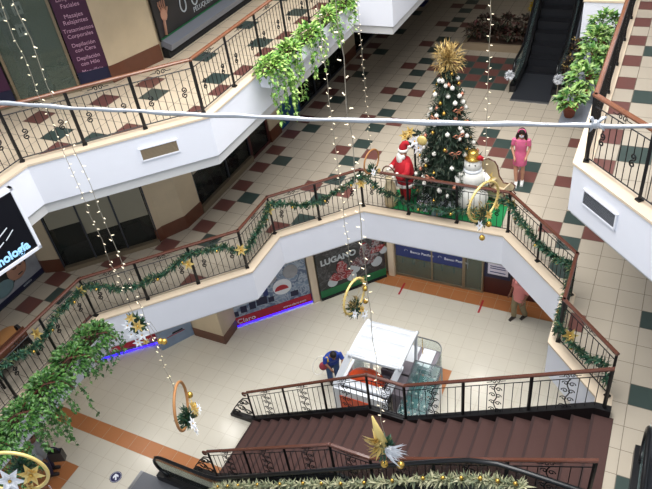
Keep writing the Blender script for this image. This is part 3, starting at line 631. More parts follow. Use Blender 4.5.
def railing(label, a, b, za, zb, npan, ends=(1, 1), group=None, stair=False, per=8, name='railing', wood='wood'):
    d = V((b[0] - a[0], b[1] - a[1], 0)); L = d.length; rz = math.atan2(d.y, d.x); k = (zb - za) / L
    t = thing(name, label, 'railing', (a[0], a[1], za), rz, group)
    H = lambda x, z: (x, 0, z + k * x)
    hr = MB(); pr = [(-.035, 0), (.035, 0), (.04, .03), (.025, .05), (-.025, .05), (-.04, .03)]
    vs = [(x, y, z + 1.13 + k * x) for x in (-0.03, L + 0.03) for y, z in pr]; n = len(pr)
    hr.add(vs, [tuple(range(n)), tuple(range(2 * n - 1, n - 1, -1))] + [(i, n + i, n + (i + 1) % n, (i + 1) % n) for i in range(n)])
    obj('handrail', hr, wood, t)
    obj('upper_bar', MB().tube([H(0, 0.98), H(L, 0.98)], 0.012, 4), 'iron', t); obj('lower_bar', MB().tube([H(0, 0.08), H(L, 0.08)], 0.014, 4), 'iron', t)
    for i in range(npan + 1):
        if (i == 0 and not ends[0]) or (i == npan and not ends[1]): continue
        x = L * i / npan; put('post', ME_POST, t, H(x, 0))
    for i in range(npan):
        x0, x1 = L * i / npan, L * (i + 1) / npan
        for j in range(1, per):
            x = x0 + (x1 - x0) * j / per
            if stair and j == per // 2: put('scroll_panel', ME_PANEL, t, H(x, 0))
            else: put('scroll_baluster' if (not stair and j in (2, per - 2)) else 'baluster', ME_SCR if (not stair and j in (2, per - 2)) else ME_BAL, t, H(x, 0))
        o = put('rail_scroll', ME_KNOT, t, H((x0 + x1) / 2, 1.055)); o.rotation_euler = (0, -math.atan(k), 0)
    return t
rz_ = Z1 + 0.025
g1 = 'wood-topped iron railings round the middle gallery'
names1 = ['low side railing by the hanging greenery, with an iron bench behind it', 'slanting iron railing over the red lit shop front', 'short iron railing above the phone shop window',
          'iron railing in the slanting bay left of the santa-red figure', 'long straight iron railing in front of the decorated tree', 'slanting iron railing right of the cream sleigh',
          'short iron railing facing the right-hand balcony', 'short iron railing with garland at the head of the stairs']
names1[3] = 'iron railing in the slanting bay left of the decorated tree'
for i, (nm, npn) in enumerate(zip(names1, (5, 3, 1, 2, 3, 2, 1, 1))):
    railing(nm, L1[i], L1[i + 1], rz_, rz_, npn, (0, 1) if i else (1, 1), g1, per=10 if npn == 1 else 9, wood='wood2')
rz_ = Z2 + 0.025; g2 = 'wood-topped iron railings of the upper gallery'
railing('upper iron railing before the purple salon posters', L2L[1], L2L[2], rz_, rz_, 3, (1, 1), g2, per=9)
railing('upper iron railing cut by the picture edge beside the silver tinsel rope end', (-1.05, -13.0), L2L[1], rz_, rz_, 3, (1, 0), g2, per=9)
railing('upper iron railing along the planter of trailing greenery', L2L[2], L2L[3], rz_, rz_, 6, (0, 1), g2, per=9)
railing('upper iron railing across the end of the white bridge band', L2L[3], L2L[4], rz_, rz_, 1, (0, 1), g2, per=9)
railing('dark iron railing of the right balcony running away beside the potted plants', L2R[3], L2R[2], rz_, rz_, 6, (1, 1), g2, per=9)
railing('dark iron railing of the right balcony above the dark air grille', L2R[3], L2R[4], rz_, rz_, 3, (0, 1), g2, per=9)
railing('small iron railing on the white block right of the far escalator', L2R[2], L2R[1], rz_, rz_, 1, (0, 1), g2, per=7)

# ------------------------------------------------------------------ staircase from the ground to the middle gallery
YF, YN = -8.12, -9.95
t = thing('staircase', 'brown carpeted staircase with black side stringers and a half landing', 'stairs', (0, 0, 0))
XT, XM1, XM0, XB = 9.72, 6.08, 5.22, 1.72; NR = 12; rise = Z1 / 2 / NR
def flight(x0, z0, x1, z1, n):
    mb = MB(); run = (x1 - x0) / (n - 1); prof = []
    for i in range(n):
        z = z0 + (z1 - z0) * (i + 1) / n; x = x0 + run * i
        prof += [(x, z0 + (z1 - z0) * i / n), (x, z)]
    prof += [(x1, z1), (x1 + 0.0, z1 - 0.25), (x0 + 0.25, z0 - 0.0)]
    mb.extr([(x, z) for x, z in prof], (0, YF - 0.03, 0), (1, 0, 0), (0, 0, 1), -(YF - YN - 0.06)) if False else None
    vs = [(x, YF - 0.03, z) for x, z in prof] + [(x, YN + 0.03, z) for x, z in prof]; m = len(prof)
    for i in range(2 * n): mb.add([vs[i], vs[i + 1], vs[m + i + 1], vs[m + i]], [(0, 1, 2, 3)])
    mb.add([vs[0], vs[m - 1], vs[2 * m - 1], vs[m]], [(0, 3, 2, 1)]); mb.add([vs[m - 1], vs[m - 2], vs[2 * m - 2], vs[2 * m - 1]], [(0, 3, 2, 1)])
    return mb
obj('lower_flight', flight(XB, 0, XM0, Z1 / 2, NR), 'carpet', t); obj('upper_flight', flight(XM1, Z1 / 2, XT, Z1, NR), 'carpet', t)
for i in range(NR):
    for x0, x1, z0 in ((XB, XM0, 0), (XM1, XT, Z1 / 2)): obj('step_edge_shade', MB().box((x0 + (x1 - x0) / (NR - 1) * i + .012, (YF + YN) / 2, z0 + Z1 / 2 * (i + 1) / NR - .008), (.05, YF - YN - .07, .03)), 'step_edge_shade', t)  # added dark strips, painting the shade that sets each tread apart
obj('half_landing', MB().box(((XM0 + XM1) / 2, (YF + YN) / 2, Z1 / 2 - 0.12), (XM1 - XM0, YF - YN - 0.06, 0.24)), 'carpet', t)
obj('top_landing', MB().box(((XT + 10.07) / 2, (YF + YN) / 2, Z1 - 0.06), (10.07 - XT, YF - YN - 0.06, 0.13)), 'carpet', t)
for y, lb in ((YF, 'far'), (YN, 'near')):
    mb = MB()
    for (xa, za, xb, zb) in ((XB - 0.75, 0, XB - 0.1, 0.04), (XB - 0.1, 0.04, XM0, Z1 / 2 + 0.05), (XM0, Z1 / 2 + 0.05, XM1, Z1 / 2 + 0.05), (XM1, Z1 / 2 + 0.05, XT, Z1 + 0.08), (XT, Z1 + 0.08, 10.0, Z1 + 0.08)):
        h = 0.34; vs = [(xa, y - .05, za + 0.1), (xb, y - .05, zb + 0.1), (xb, y - .05, max(zb - h, 0)), (xa, y - .05, max(za - h, 0))]; vs += [(p[0], y + .09, p[2]) for p in vs]
        mb.add(vs, [(3, 2, 1, 0), (4, 5, 6, 7), (0, 1, 5, 4), (2, 3, 7, 6), (1, 2, 6, 5), (3, 0, 4, 7)])
    obj('stringer', mb, 'iron', t)
sup = MB().box((5.65, (YF + YN) / 2, 1.0), (0.6, YF - YN - 0.3, 1.85)); obj('landing_support', sup, 'dgrey', t)
def stair_rail(y, who):
    zz = 0.12
    railing('lower %s stair railing with wooden handrail and scroll panels' % who, (XB, y), (XM0, y), 0.1, Z1 / 2 + zz, 3, (1, 1), 'stair railings', True, per=8, wood='wood2')
    railing('short level railing at the half landing, %s side of the stairs' % who, (XM0, y), (XM1, y), Z1 / 2 + zz, Z1 / 2 + zz, 1, (0, 1), 'stair railings', True, per=8, wood='wood2')
    railing('upper %s stair railing with wooden handrail and scroll panels' % who, (XM1, y), (9.88, y), Z1 / 2 + zz, Z1 + 0.06, 3, (0, 1), 'stair railings', True, per=8, wood='wood2')
    mb = MB()
    mb.tube([(XB, y, 1.2), (XB - 0.12, y, 1.17)] + [(XB - 0.12 + .05 * math.cos(PI / 2 + a), y, 1.12 + .05 * math.sin(PI / 2 + a)) for a in [i * .5 for i in range(1, 9)]], 0.028, 6)
    k = obj('newel_scroll', mb, 'wood2'); tag(k, 'curled wooden handrail end at the foot of the %s stair railing' % who, 'handrail end', 'newel scrolls')
    g = MB()
    for (cx, cz, r) in ((XB - .18, .75, .13), (XB - .35, .45, .14), (XB - .52, .22, .1), (XB - .15, .35, .12), (XB - .3, .68, .08)):
        g.tube([(x, y, z) for x, _, z in spiral((cx, cz), r, 1.1, 0)], 0.014, 4); g.tube([(x, y, z) for x, _, z in spiral((cx, cz), r, 1.1, PI, -1)], 0.014, 4)
    g.tube([(XB, y, 1.0), (XB - .2, y, .92), (XB - .4, y, .65), (XB - .62, y, .3), (XB - .72, y, .06)], 0.016, 5)
    tag(obj('newel_ironwork', g, 'iron'), 'scrolled ironwork bracket at the foot of the %s stair railing' % who, 'ironwork', 'newel brackets')
stair_rail(YF + 0.02, 'far'); stair_rail(YN - 0.0, 'near')

# ------------------------------------------------------------------ escalators
def escalator(label, loc, rz, rise, ang, W=1.05, flat=1.4, top=2.3, hand='rubber', panel='cglass', hh=1.0, plate='dgrey'):
    t = thing('escalator', label, 'escalator', loc, rz); T = math.tan(ang); run = rise / T
    def z_at(x): return 0 if x < 0 else (rise if x > run else x * T)
    for y0, y1 in ((-0.12, 0.1), (W - 0.1, W + 0.12)):
        prof = [(-flat, -0.02), (-flat, 0.22), (-0.15, 0.24), (0.2, 0.24 + 0.2 * T * .7), (run - 0.2, rise + 0.24 - 0.2 * T * .7), (run + 0.15, rise + 0.24), (run + top, rise + 0.22), (run + top, rise - 0.3), (run, rise - 0.6), (0.9, -0.02)]
        mb = MB(); n = len(prof); vs = [(x, y0, z) for x, z in prof] + [(x, y1, z) for x, z in prof]
        mb.add(vs, [tuple(range(n)), tuple(range(2 * n - 1, n - 1, -1))] + [(i, n + i, n + (i + 1) % n, (i + 1) % n) for i in range(n)]); obj('skirt', mb, 'black', t)
        ym = (y0 + y1) / 2; hp = []
        cx = -flat + 0.35; rr = (hh - 0.28) / 2; 
        for i in range(9):
            a = -PI / 2 - i * PI / 8; hp.append((cx + rr * 0.9 * math.cos(a), ym, 0.28 + rr + rr * math.sin(a)))
        hp += [(-0.5, ym, hh), (-0.15, ym, hh + 0.02), (0.15, ym, hh + 0.12 * T + .03)]
        hp += [(run * f, ym, hh + rise * f) for f in (0.12, 0.3, 0.5, 0.7, 0.9)] + [(run - 0.1, ym, hh + rise - 0.1), (run + 0.35, ym, hh + rise + 0.05), (run + 0.8, ym, hh + rise + 0.06), (run + top - 0.5, ym, hh + rise + .04)]
        x2 = run + top - 0.35
        for i in range(1, 9):
            a = PI / 2 - i * PI / 8; hp.append((x2 + rr * 0.9 * math.cos(a), ym, rise + 0.3 + rr + rr * math.sin(a)))
        obj('handrail', MB().tube(hp, 0.045, 8, flat=0.8), hand, t, True)
        g = MB(); lo = [(-flat + 0.1, 0.24), (-0.15, 0.26), (0.2, 0.26 + .14 * T), (run - 0.2, rise + 0.24 - .14 * T), (run + .15, rise + .25), (run + top - 0.1, rise + .24)]
        up = [(-flat + 0.1, hh - 0.03), (-0.15, hh - 0.02), (0.2, hh + .13 * T), (run - 0.2, rise + hh - .2 * T), (run + .35, rise + hh), (run + top - .1, rise + hh - .03)]
        pl = lo + up[::-1]; vs = [(x, ym - .006, z) for x, z in pl] + [(x, ym + .006, z) for x, z in pl]; n = len(lo)
        for i in range(n - 1):
            a, b, c, d = i, i + 1, 2 * n - 2 - i, 2 * n - 1 - i; m_ = 2 * n
            g.add([vs[a], vs[b], vs[c], vs[d], vs[m_ + a], vs[m_ + b], vs[m_ + c], vs[m_ + d]], [(0, 1, 2, 3), (7, 6, 5, 4), (0, 4, 5, 1), (2, 6, 7, 3)])
        obj('balustrade_panel', g, panel, t)
    ns = int(run / 0.4)
    for i in range(ns + 1):
        x = 0.4 * i; z = min(rise, x * T)
        obj('step', MB().box((x + 0.2, W / 2, z + 0.0 + .1), (0.4, W - 0.22, 0.02)).box((x + 0.005, W / 2, z - .05), (0.01, W - 0.22, 0.3)), 'esc_step', t)
    obj('landing_plate', MB().box((-flat + .68, W / 2, 0.012), (2.4, W - 0.1, 0.024)), plate, t); obj('edge_strip', MB().box((-flat - .55, W / 2, 0.014), (.09, W - .1, 0.03)), 'steel', t); obj('landing_plate', MB().box((run + top / 2, W / 2, rise + 0.012), (top, W - .1, 0.024)), 'dgrey', t)
    return t, T, run
A35 = math.radians(34.7)
escalator('black escalator climbing beside the carpeted stairs along the lower picture edge', (2.1, -11.47, 0), 0, Z1, A35, flat=1.85, panel='escglass', plate='lgrey')
escalator('dark escalator with black steps rising away from the tiled corridor', (6.82, 5.1, Z1), PI / 2, Z1, A35, W=1.3)
escalator('black escalator end standing on the tiles beside the top of the stairs', (10.57, -10.12, Z1), -PI / 2, Z1, A35)

tag(obj('escalator_cladding', MB().extr([(4.6, 0), (12.2, 0), (12.2, 4.2), (11.2, 4.1), (5.3, .0 + .25), (4.6, .2)], (6.96, 0, Z1), (0, 1, 0), (0, 0, 1), .05), 'grey'), 'sloping grey cladding closing the side of the far escalator', 'cladding')
for x, lb in ((5.42, 'white pompom flower at the left foot of the far escalator'), (6.92, 'white pompom flower at the right foot of the far escalator')):
    t = thing('pompom_flower', lb, 'decoration', (x, 3.62, Z1)); obj('stalk', MB().tube([(0, 0, 0), (0, 0, .5)], .015, 5), 'wire', t); mb = MB()
    for k in range(160):
        q = V((rnd.gauss(0, 1), rnd.gauss(0, 1), rnd.gauss(0, 1))).normalized(); mb.leaf(V((0, 0, .62)) + q * .05, q, (0, 0, 1), .13, .05)
    obj('pompom', mb, 'cloth_w', t)

# ------------------------------------------------------------------ greenery and garlands
def garland(label, pts, drops, group=None, m='garl', base=Z1, r=0.10, dens=260, balls=True, out=0.07, nm='garland'):
    a, b = V((pts[0][0], pts[0][1], 0)), V((pts[1][0], pts[1][1], 0)); d = (b - a); L = d.length; tt = d / L; nrm = V((tt.y, -tt.x, 0))
    t = thing(nm, label, 'garland', (a.x, a.y, base), 0, group)
    def at(f):
        for (f0, z0), (f1, z1) in zip(drops[:-1], drops[1:]):
            if f <= f1: 
                u = (f - f0) / max(f1 - f0, 1e-6); u = u * u * (3 - 2 * u); return d * f + nrm * out + V((0, 0, z0 + (z1 - z0) * u))
        return d * f + nrm * out + V((0, 0, drops[-1][1]))
    n = int(L * dens); mb = MB()
    path = [at(i / 30) for i in range(31)]; mb.tube(path, 0.02, 5)
    for i in range(n):
        p = at(rnd.random()); an = rnd.uniform(0, 2 * PI); q = V((rnd.gauss(0, 1), rnd.gauss(0, 1), rnd.gauss(0, 1))).normalized()
        mb.leaf(p + q * 0.015, q + tt * rnd.uniform(-.5, .5), V((rnd.random(), rnd.random(), 1)), rnd.uniform(0.7, 1.3) * r * 1.25, r * 0.42)
    obj('needles', mb, m, t)
    if balls:
        for i in range(max(1, int(L * 1.3))):
            f = (i + 0.5 + rnd.uniform(-.25, .25)) / max(1, int(L * 1.3)); p = at(min(.98, max(.02, f))) + nrm * 0.06 + V((0, 0, -0.05))
            put('gold_ball', ME_GBALL, t, p)
    return t
ME_GBALL = MB().ball((0, 0, 0), 0.038, 10, 7).mesh('gold_ball', 'gold', True)
def flower_mesh(n, Lp, Wp, m, m2='gold', cone=0.35):
    mb = MB()
    for k, (cnt, s, z) in enumerate(((n, 1.0, 0.0), (n - 1, 0.65, 0.02))):
        for i in range(cnt):
            a = 2 * PI * (i + 0.5 * k) / cnt; dx = V((math.cos(a), 0, math.sin(a))); mb.leaf((0, -z, 0), dx + V((0, -cone * (1 + k), 0)), V((0, -1, 0)), Lp * s, Wp * s, 0, 0.15)
    mb.ball((0, -0.04, 0), 0.022, 8, 6, 1); return mb.mesh('poinsettia', [m, m2])
ME_FG = flower_mesh(6, 0.17, 0.085, 'gold2'); ME_FW = flower_mesh(6, 0.20, 0.10, 'cloth_w')
gl = [('garland swagged along the low side railing by the hanging greenery', L1[0], L1[1], [(0, .4), (.45, .72), (.62, .95), (.75, .72), (.88, .95), (1, .95)]),
      ('garland looping along the slanting railing over the red lit shop front', L1[1], L1[2], [(0, .98), (.28, .56), (.45, .66), (.68, .98), (.85, .93), (1, .62)]),
      ('garland rising steeply along the short railing above the phone shop window', L1[2], L1[3], [(0, .55), (.5, .72), (1, 1.0)]),
      ('garland in the slanting bay left of the decorated tree', L1[3], L1[4], [(0, .98), (.45, .62), (.75, .8), (1, 1.05)]),
      ('garland hanging low in front of the decorated tree', L1[4], L1[5], [(0, 1.05), (.2, .62), (.36, .38), (.6, .40), (.8, .55), (1, 1.0)]),
      ('garland dipping along the slanting railing right of the cream sleigh', L1[5], L1[6], [(0, 1.0), (.25, .75), (.55, .62), (.8, .7), (1, .9)]),
      ('garland at the short railing facing the right-hand balcony', L1[6], L1[7], [(0, .9), (.5, .35), (1, .25)]),
      ('garland on the short railing at the head of the stairs', L1[7], L1[8], [(0, .6), (.2, .45), (.6, .5), (.9, .8), (1, .4)])]
for lb, a, b, dr in gl: garland(lb, (a, b), dr)
for x, y, z, lb in ((L1[1][0], L1[1][1], .95, 'gold poinsettia on the garland at the corner post over the black sign corner'), (0.66, -7.54, .78, 'gold poinsettia on the garland midway along the slanting railing'), (L1[2][0], L1[2][1], .72, 'gold poinsettia at the corner post above the phone shop window'),
                    (L1[3][0], L1[3][1], .9, 'gold poinsettia at the upper post of the short railing above the phone shop'), (L1[4][0], L1[4][1], .85, 'gold poinsettia at the corner post left of the bearded red figure'),
                    (L1[5][0], L1[5][1], .92, 'gold poinsettia at the corner post in front of the cream sleigh'), (-1.05, -10.6, .95, 'gold poinsettia on the garland over the iron bench'), (9.0, -6.8, .55, 'gold poinsettia on the garland at the head of the stairs')):
    o = put('gold_poinsettia', ME_FG, None, (x + 0.06, y - 0.12, Z1 + z), (0.3, 0, 0.2)); tag(o, lb, 'artificial flower', 'gold poinsettias on the railing garland')
    o.rotation_euler = (-0.35, 0, 0.35)
def foliage(c, r, n, L, m='leaf', hang=0.0, nh=0, hl=1.0, sq=1.0, hdir=None, hsp=0.04):
    mb = MB(); c = V(c)
    for i in range(n):
        q = V((rnd.gauss(0, 1), rnd.gauss(0, 1), rnd.gauss(0, 1))).normalized(); q.z = abs(q.z) * 1.0 - 0.25
        p = c + V((q.x * r[0], q.y * r[1], q.z * r[2])) * (0.55 + 0.45 * rnd.random())
        mb.leaf(p, q + V((rnd.uniform(-.6, .6), rnd.uniform(-.6, .6), rnd.uniform(-.5, .3))), V((0, 0, 1)), L * rnd.uniform(.7, 1.3), L * .72 * rnd.uniform(.8, 1.1))
    for k in range(nh):                                # trailing vines
        a = rnd.uniform(0, 2 * PI); h = V((math.cos(a) * r[0], math.sin(a) * r[1], 0)) * 0.9
        if hdir: h = V((hdir[0] * r[0] * rnd.uniform(.5, 1.0), hdir[1] * r[1] + rnd.uniform(-1, 1) * r[1] * (abs(hdir[0]) > 0), 0))
        ln = hl * rnd.uniform(.35, 1.0); pts = [c + h * (0.8 + 0.2 * min(1, s * 3)) + V((rnd.uniform(-1, 1) * .03, rnd.uniform(-1, 1) * .03, -ln * s)) for s in [j / 8 for j in range(9)]]
        mb.tube(pts, 0.006, 4)
        for s in range(int(ln / hsp)):
            u = rnd.random(); j = min(7, int(u * 8)); p = pts[j].lerp(pts[j + 1], u * 8 - j)
            mb.leaf(p, V((rnd.uniform(-1, 1), rnd.uniform(-1, 1), rnd.uniform(-1.2, 0))), V((rnd.uniform(-.3, .3), rnd.uniform(-.3, .3), 1)), L * rnd.uniform(.6, 1.1), L * .65)
    return mb
# upper balcony: a white trough with trailing plants outside the railing
t = thing('plant_trough', 'white plant trough fixed outside the upper balcony railing', 'planter', (1.85, -2.45, Z2))
obj('trough', MB().box((0, 0, -0.16), (0.3, 4.7, 0.28)), 'white', t); obj('soil', MB().box((0, 0, -0.01), (0.26, 4.6, 0.03)), 'soil', t)
lbs = ['trailing pothos nearest the balcony corner in the upper white trough, with the longest vines', 'second trailing pothos from the balcony corner in the upper white trough', 'dark-centred trailing pothos in the middle of the upper white trough',
       'sparse pothos second from the white bridge in the upper trough', 'bushy pothos at the white bridge end of the upper trough']
for i, (y, rx, ry, n, hl, nh) in enumerate(((-4.62, .34, .46, 380, 1.45, 15), (-3.75, .30, .44, 300, 1.2, 8), (-2.75, .32, .46, 320, 1.1, 8), (-1.72, .26, .4, 200, 1.0, 9), (-0.65, .34, .52, 320, .7, 6))):
    t = thing('trailing_pothos', lbs[i], 'plant', (1.9, y, Z2), 0, 'pothos in the upper white trough')
    obj('foliage', foliage((0.02, 0, 0.1), (rx, ry, .34), n, 0.115, 'leaf', nh=nh, hl=hl, hdir=(1, 0)), 'leaf', t); obj('stems', MB().tube([(0, 0, 0), (0.02, 0.05, .15), (0.1, .1, .25)], .012, 4).tube([(0, 0, 0), (0.02, -0.1, .2)], .012, 4), 'wood', t)
# middle gallery: hanging greenery outside the low side railing
t = thing('plant_trough', 'white trough of ivy fixed outside the middle gallery railing', 'planter', (-0.70, -11.4, Z1)); obj('trough', MB().box((0, 0, -0.2), (0.36, 4.2, 0.36)), 'white', t); obj('soil', MB().box((0, 0, -0.01), (0.3, 4.1, 0.03)), 'soil', t)
lbs = ['bushy hanging ivy at the corner end of the middle gallery trough', 'hanging ivy second from the corner in the middle gallery trough', 'hanging ivy with bare twisted stems in the middle gallery trough', 'hanging ivy third from the frame edge behind the white lily ornament', 'hanging ivy low by the picture edge above the white lily ornament']
for i, (y, x, n, hl, nh) in enumerate(((-9.85, 0.02, 520, .9, 12), (-10.55, 0.0, 520, .8, 10), (-11.3, 0.04, 480, 1.7, 12), (-12.1, 0.1, 480, 1.0, 12), (-12.9, 0.1, 460, 1.2, 14))):
    t = thing('hanging_ivy', lbs[i], 'plant', (-0.68, y, Z1), 0, 'ivy in the middle gallery trough')
    obj('foliage', foliage((x, 0, 0.0), (.44, .52, .42), n, 0.105, nh=nh, hl=hl, hdir=(1, 0)), 'leafd', t)
    obj('stems', MB().tube([(0, -.3, .1), (0.2, -.1, .28), (0.3, .2, .1), (.42, .3, -.2)], .02, 5).tube([(0, 0, 0), (0.2, 0.2, .3)], .015, 4), 'wood2', t)
# potted plants on a shelf outside the right balcony
t = thing('plant_shelf', 'grey bracket shelf of potted plants outside the right balcony railing', 'shelf', (8.38, -2.05, 7.72)); obj('board', MB().box((0, 0, 0), (.62, 4.3, .05)), 'grey', t)
for k in range(5): obj('bracket', MB().box((0.05, -2.0 + k, -.08), (.5, .04, .12)), 'iron', t)
lbs = ['leafy plant in the front terracotta pot of the shelf outside the right balcony', 'leafy plant right behind the front pot on the right balcony shelf', 'bright leafy plant in the middle of the right balcony shelf', 'dense leafy plant second from the white block on the balcony shelf', 'tall leafy plant at the white block end of the balcony shelf']
for i, (x, y, r, h, n) in enumerate(((8.22, -3.95, .30, .46, 150), (8.32, -3.15, .36, .56, 190), (8.36, -2.25, .38, .60, 210), (8.36, -1.35, .40, .64, 220), (8.36, -.5, .40, .66, 210))):
    t = thing('potted_plant', lbs[i], 'plant', (x, y, 7.745), 0, 'potted plants on the right balcony shelf')
    obj('pot', MB().lathe([(.09, 0), (.14, .2), (.155, .2), (.155, .25), (.11, .25)], 16), 'pot', t, True)
    obj('foliage', foliage((0, 0, h * .75), (r * .9, r * 1.05, h * .55), n, .145), 'leafm', t); st = MB()
    for k in range(5): st.tube([(0, 0, .2), (rnd.uniform(-.15, .15), rnd.uniform(-.15, .15), h * .8)], .01, 4)
    obj('stems', st, 'leafd', t)
# planting beside the far escalator
t = thing('planter_bed', 'low tan planter bed of dark reddish plants left of the far escalator', 'planter', (4.15, 7.6, Z1))
obj('border', MB().box((0, -0.85, .13), (2.3, .12, .26)).box((-1.1, 0, .13), (.12, 1.7, .26)).box((1.1, 0, .13), (.12, 1.7, .26)).box((0, .85, .13), (2.3, .12, .26)), 'stone', t); obj('soil', MB().box((0, 0, .15), (2.1, 1.6, .2)), 'soil', t)
k = 0
for px_, py_, lb in ((-.75, -.45, 'dark reddish bush at the left front of the tan planter bed'), (0.0, -.5, 'dark reddish bush at the middle front of the tan planter bed'), (.7, -.45, 'dark reddish bush at the escalator front corner of the tan planter bed'), (-.6, .4, 'dark reddish bush at the left back of the tan planter bed'), (.15, .45, 'dark reddish bush at the middle back of the tan planter bed'), (.8, .4, 'dark reddish bush at the escalator back corner of the tan planter bed')):
    t = thing('bedding_plant', lb, 'plant', (4.15 + px_, 7.6 + py_, Z1 + .2), 0, 'dark plants in the tan planter bed'); obj('foliage', foliage((0, 0, .35), (.42, .4, .4), 150, .17), 'leafr', t); obj('stem', MB().tube([(0, 0, 0), (0, 0, .4)], .02, 4), 'wood2', t)
t = thing('yellow_shrub', 'bright yellow plant behind the planter bed at the top edge of the picture', 'plant', (5.15, 9.4, Z1)); obj('pot', MB().lathe([(.15, 0), (.2, .35)]), 'pot', t); obj('foliage', foliage((0, 0, .7), (.35, .3, .35), 120, .16), mat('yellow_leaves', srgb(190, 160, 40), .6), t)
for i, (y, lb) in enumerate(((4.4, 'flowering plant in the gap right of the far escalator, nearest its foot'), (5.6, 'flowering plant in the gap right of the far escalator, second from its foot'), (6.9, 'flowering plant in the gap right of the far escalator, beneath the white block'))):
    t = thing('flowering_plant', lb, 'plant', (7.05, y, Z1)); obj('pot', MB().lathe([(.09, 0), (.13, .3)]), 'black', t); obj('foliage', foliage((0, 0, .6), (.16, .35, .55), 120, .12), 'leafr', t); obj('blossom', foliage((0, 0, .8), (.17, .32, .5), 22, .08), 'gold2', t)
# frosted garland along the near escalator
for pl, lb in (([(2.3, 1.05), (3.17, 1.66), (4.83, 2.74), (6.0, 3.44)], 'frosted garland low along the near escalator, below the near stair railing'), ([(6.0, 3.44), (7.5, 4.52), (8.3, 5.0), (9.0, 5.22)], 'frosted garland high along the near escalator, up to the head of the stairs')):
    P = [V((x - pl[0][0], 0, z - pl[0][1])) for x, z in pl]; t = thing('frosted_garland', lb, 'garland', (pl[0][0], -10.62, pl[0][1]))
    mb = MB(); mb.tube(P, .02, 5)
    def on(u):
        u *= len(P) - 1; k = min(len(P) - 2, int(u)); return P[k].lerp(P[k + 1], u - k)
    for k in range(1000):
        p = on(rnd.random()); q = V((rnd.gauss(0, 1), rnd.gauss(0, 1), rnd.gauss(0, 1))).normalized(); mb.leaf(p, q, (0.2, 0.1, 1), rnd.uniform(.08, .2), .035)
    obj('needles', mb, 'pale_garl', t)
    for k in range(8): put('gold_ball', ME_GBALL, t, on((k + .5) / 8) + V((0, -.02, .09)))

# ------------------------------------------------------------------ christmas group on the middle gallery
tag(obj('felt_mat', MB().prism([(3.95, -3.36), (6.9, -3.36), (6.85, -2.25), (4.6, -1.9), (3.85, -2.6)], Z1 + .002, Z1 + .03), 'mat_green'), 'bright green felt mat under the decorated tree', 'mat')
TX, TY = 5.32, -2.52
t = thing('christmas_tree', 'tall dark green decorated tree with a spray of gold leaves on top', 'tree', (TX, TY, Z1))
obj('trunk', MB().tube([(0, 0, 0), (0, 0, 3.9)], [.07, .02], 8), 'wood2', t)
mb = MB(); HT = 3.75
def trad(z): return 0.90 * (1 - (z - .3) / (HT - .1)) ** 0.85 + 0.05
for i in range(1500):
    z = .25 + (HT - .3) * (1 - math.sqrt(rnd.random())) if rnd.random() < .75 else rnd.uniform(.25, HT); a = rnd.uniform(0, 2 * PI); rr = max(.05, trad(z)) * rnd.uniform(.55, 1.05)
    e = V((math.cos(a) * rr, math.sin(a) * rr, z - .08 * rr)); ax = V((math.cos(a), math.sin(a), rnd.uniform(-.45, .1)))
    for k in range(7):
        mb.leaf(e - ax * .03 * k, ax + V((rnd.uniform(-.9, .9), rnd.uniform(-.9, .9), rnd.uniform(-.7, .7))), (0, 0, 1), rnd.uniform(.09, .17), .035)
obj('needles', mb, 'pine', t)
core = MB(); core.lathe([(max(.03, trad(z) * .62), z) for z in (.3, .8, 1.3, 1.8, 2.3, 2.8, 3.2, 3.6)], 14); obj('inner_boughs', core, 'pine', t)
mb = MB()
for i in range(800):
    q = V((rnd.gauss(0, 1), rnd.gauss(0, 1), rnd.gauss(.1, 1))).normalized(); o_ = V((0, 0, HT + .10)) + V((q.x * .9, q.y * .9, q.z * 1.1)) * rnd.uniform(0, .33); mb.leaf(o_, q + V((rnd.uniform(-.7, .7), rnd.uniform(-.7, .7), rnd.uniform(-.3, .8))), (0, 0, 1), rnd.uniform(.1, .24), .02)
obj('gold_spray', mb, 'gold3', t)
mb = MB(); mb.lathe([(.72, .03), (.70, .28), (.5, .34), (.1, .36)], 24); obj('tree_skirt', mb, 'kwhite', t, True)
# baubles hang from the tree: each its own object
ME_B = {m: MB().ball((0, 0, 0), r, 12, 8).tube([(0, 0, r), (0, 0, r + .02)], .012, 5).mesh('bauble', m, True) for m, r in (('pearl', .056), ('pinky', .05), ('gold', .045))}
view = V((9.6 - TX, -16.2 - TY, 0)).normalized(); base_a = math.atan2(view.y, view.x)
gps = {'pearl': ('white bauble hanging on the dark green decorated tree', 'white baubles on the tree'), 'pinky': ('copper coloured bauble hanging on the dark green decorated tree', 'copper baubles on the tree'), 'gold': ('gold bauble hanging on the dark green decorated tree', 'gold baubles on the tree')}
cnt = 0
for i in range(84):
    z = .45 + (HT - .65) * (i / 84) ** 1.12; a = base_a + ((i * 2.39996) % (2 * PI) - PI) * .60 + rnd.uniform(-.3, .3); z += rnd.uniform(-.09, .09); r = trad(z) * rnd.uniform(.9, 1.03)
    m = 'pearl' if i % 7 not in (1, 3, 6) else ('pinky' if i % 7 == 3 else 'gold')
    o = put('bauble', ME_B[m], None, (TX + r * math.cos(a), TY + r * math.sin(a), Z1 + z)); tag(o, gps[m][0], 'bauble', gps[m][1])
mb = MB()
for sgn in (-1, 1):
    mb.tube([(0, 0, 0), (sgn * .08, -.02, .06), (sgn * .15, 0, .02), (sgn * .08, -.02, -.03), (0, 0, 0)], .02, 5, flat=.5); mb.tube([(0, 0, 0), (sgn * .05, -.02, -.14)], .018, 4, flat=.5)
ME_BOW = mb.mesh('ribbon_bow', 'pinky', True)
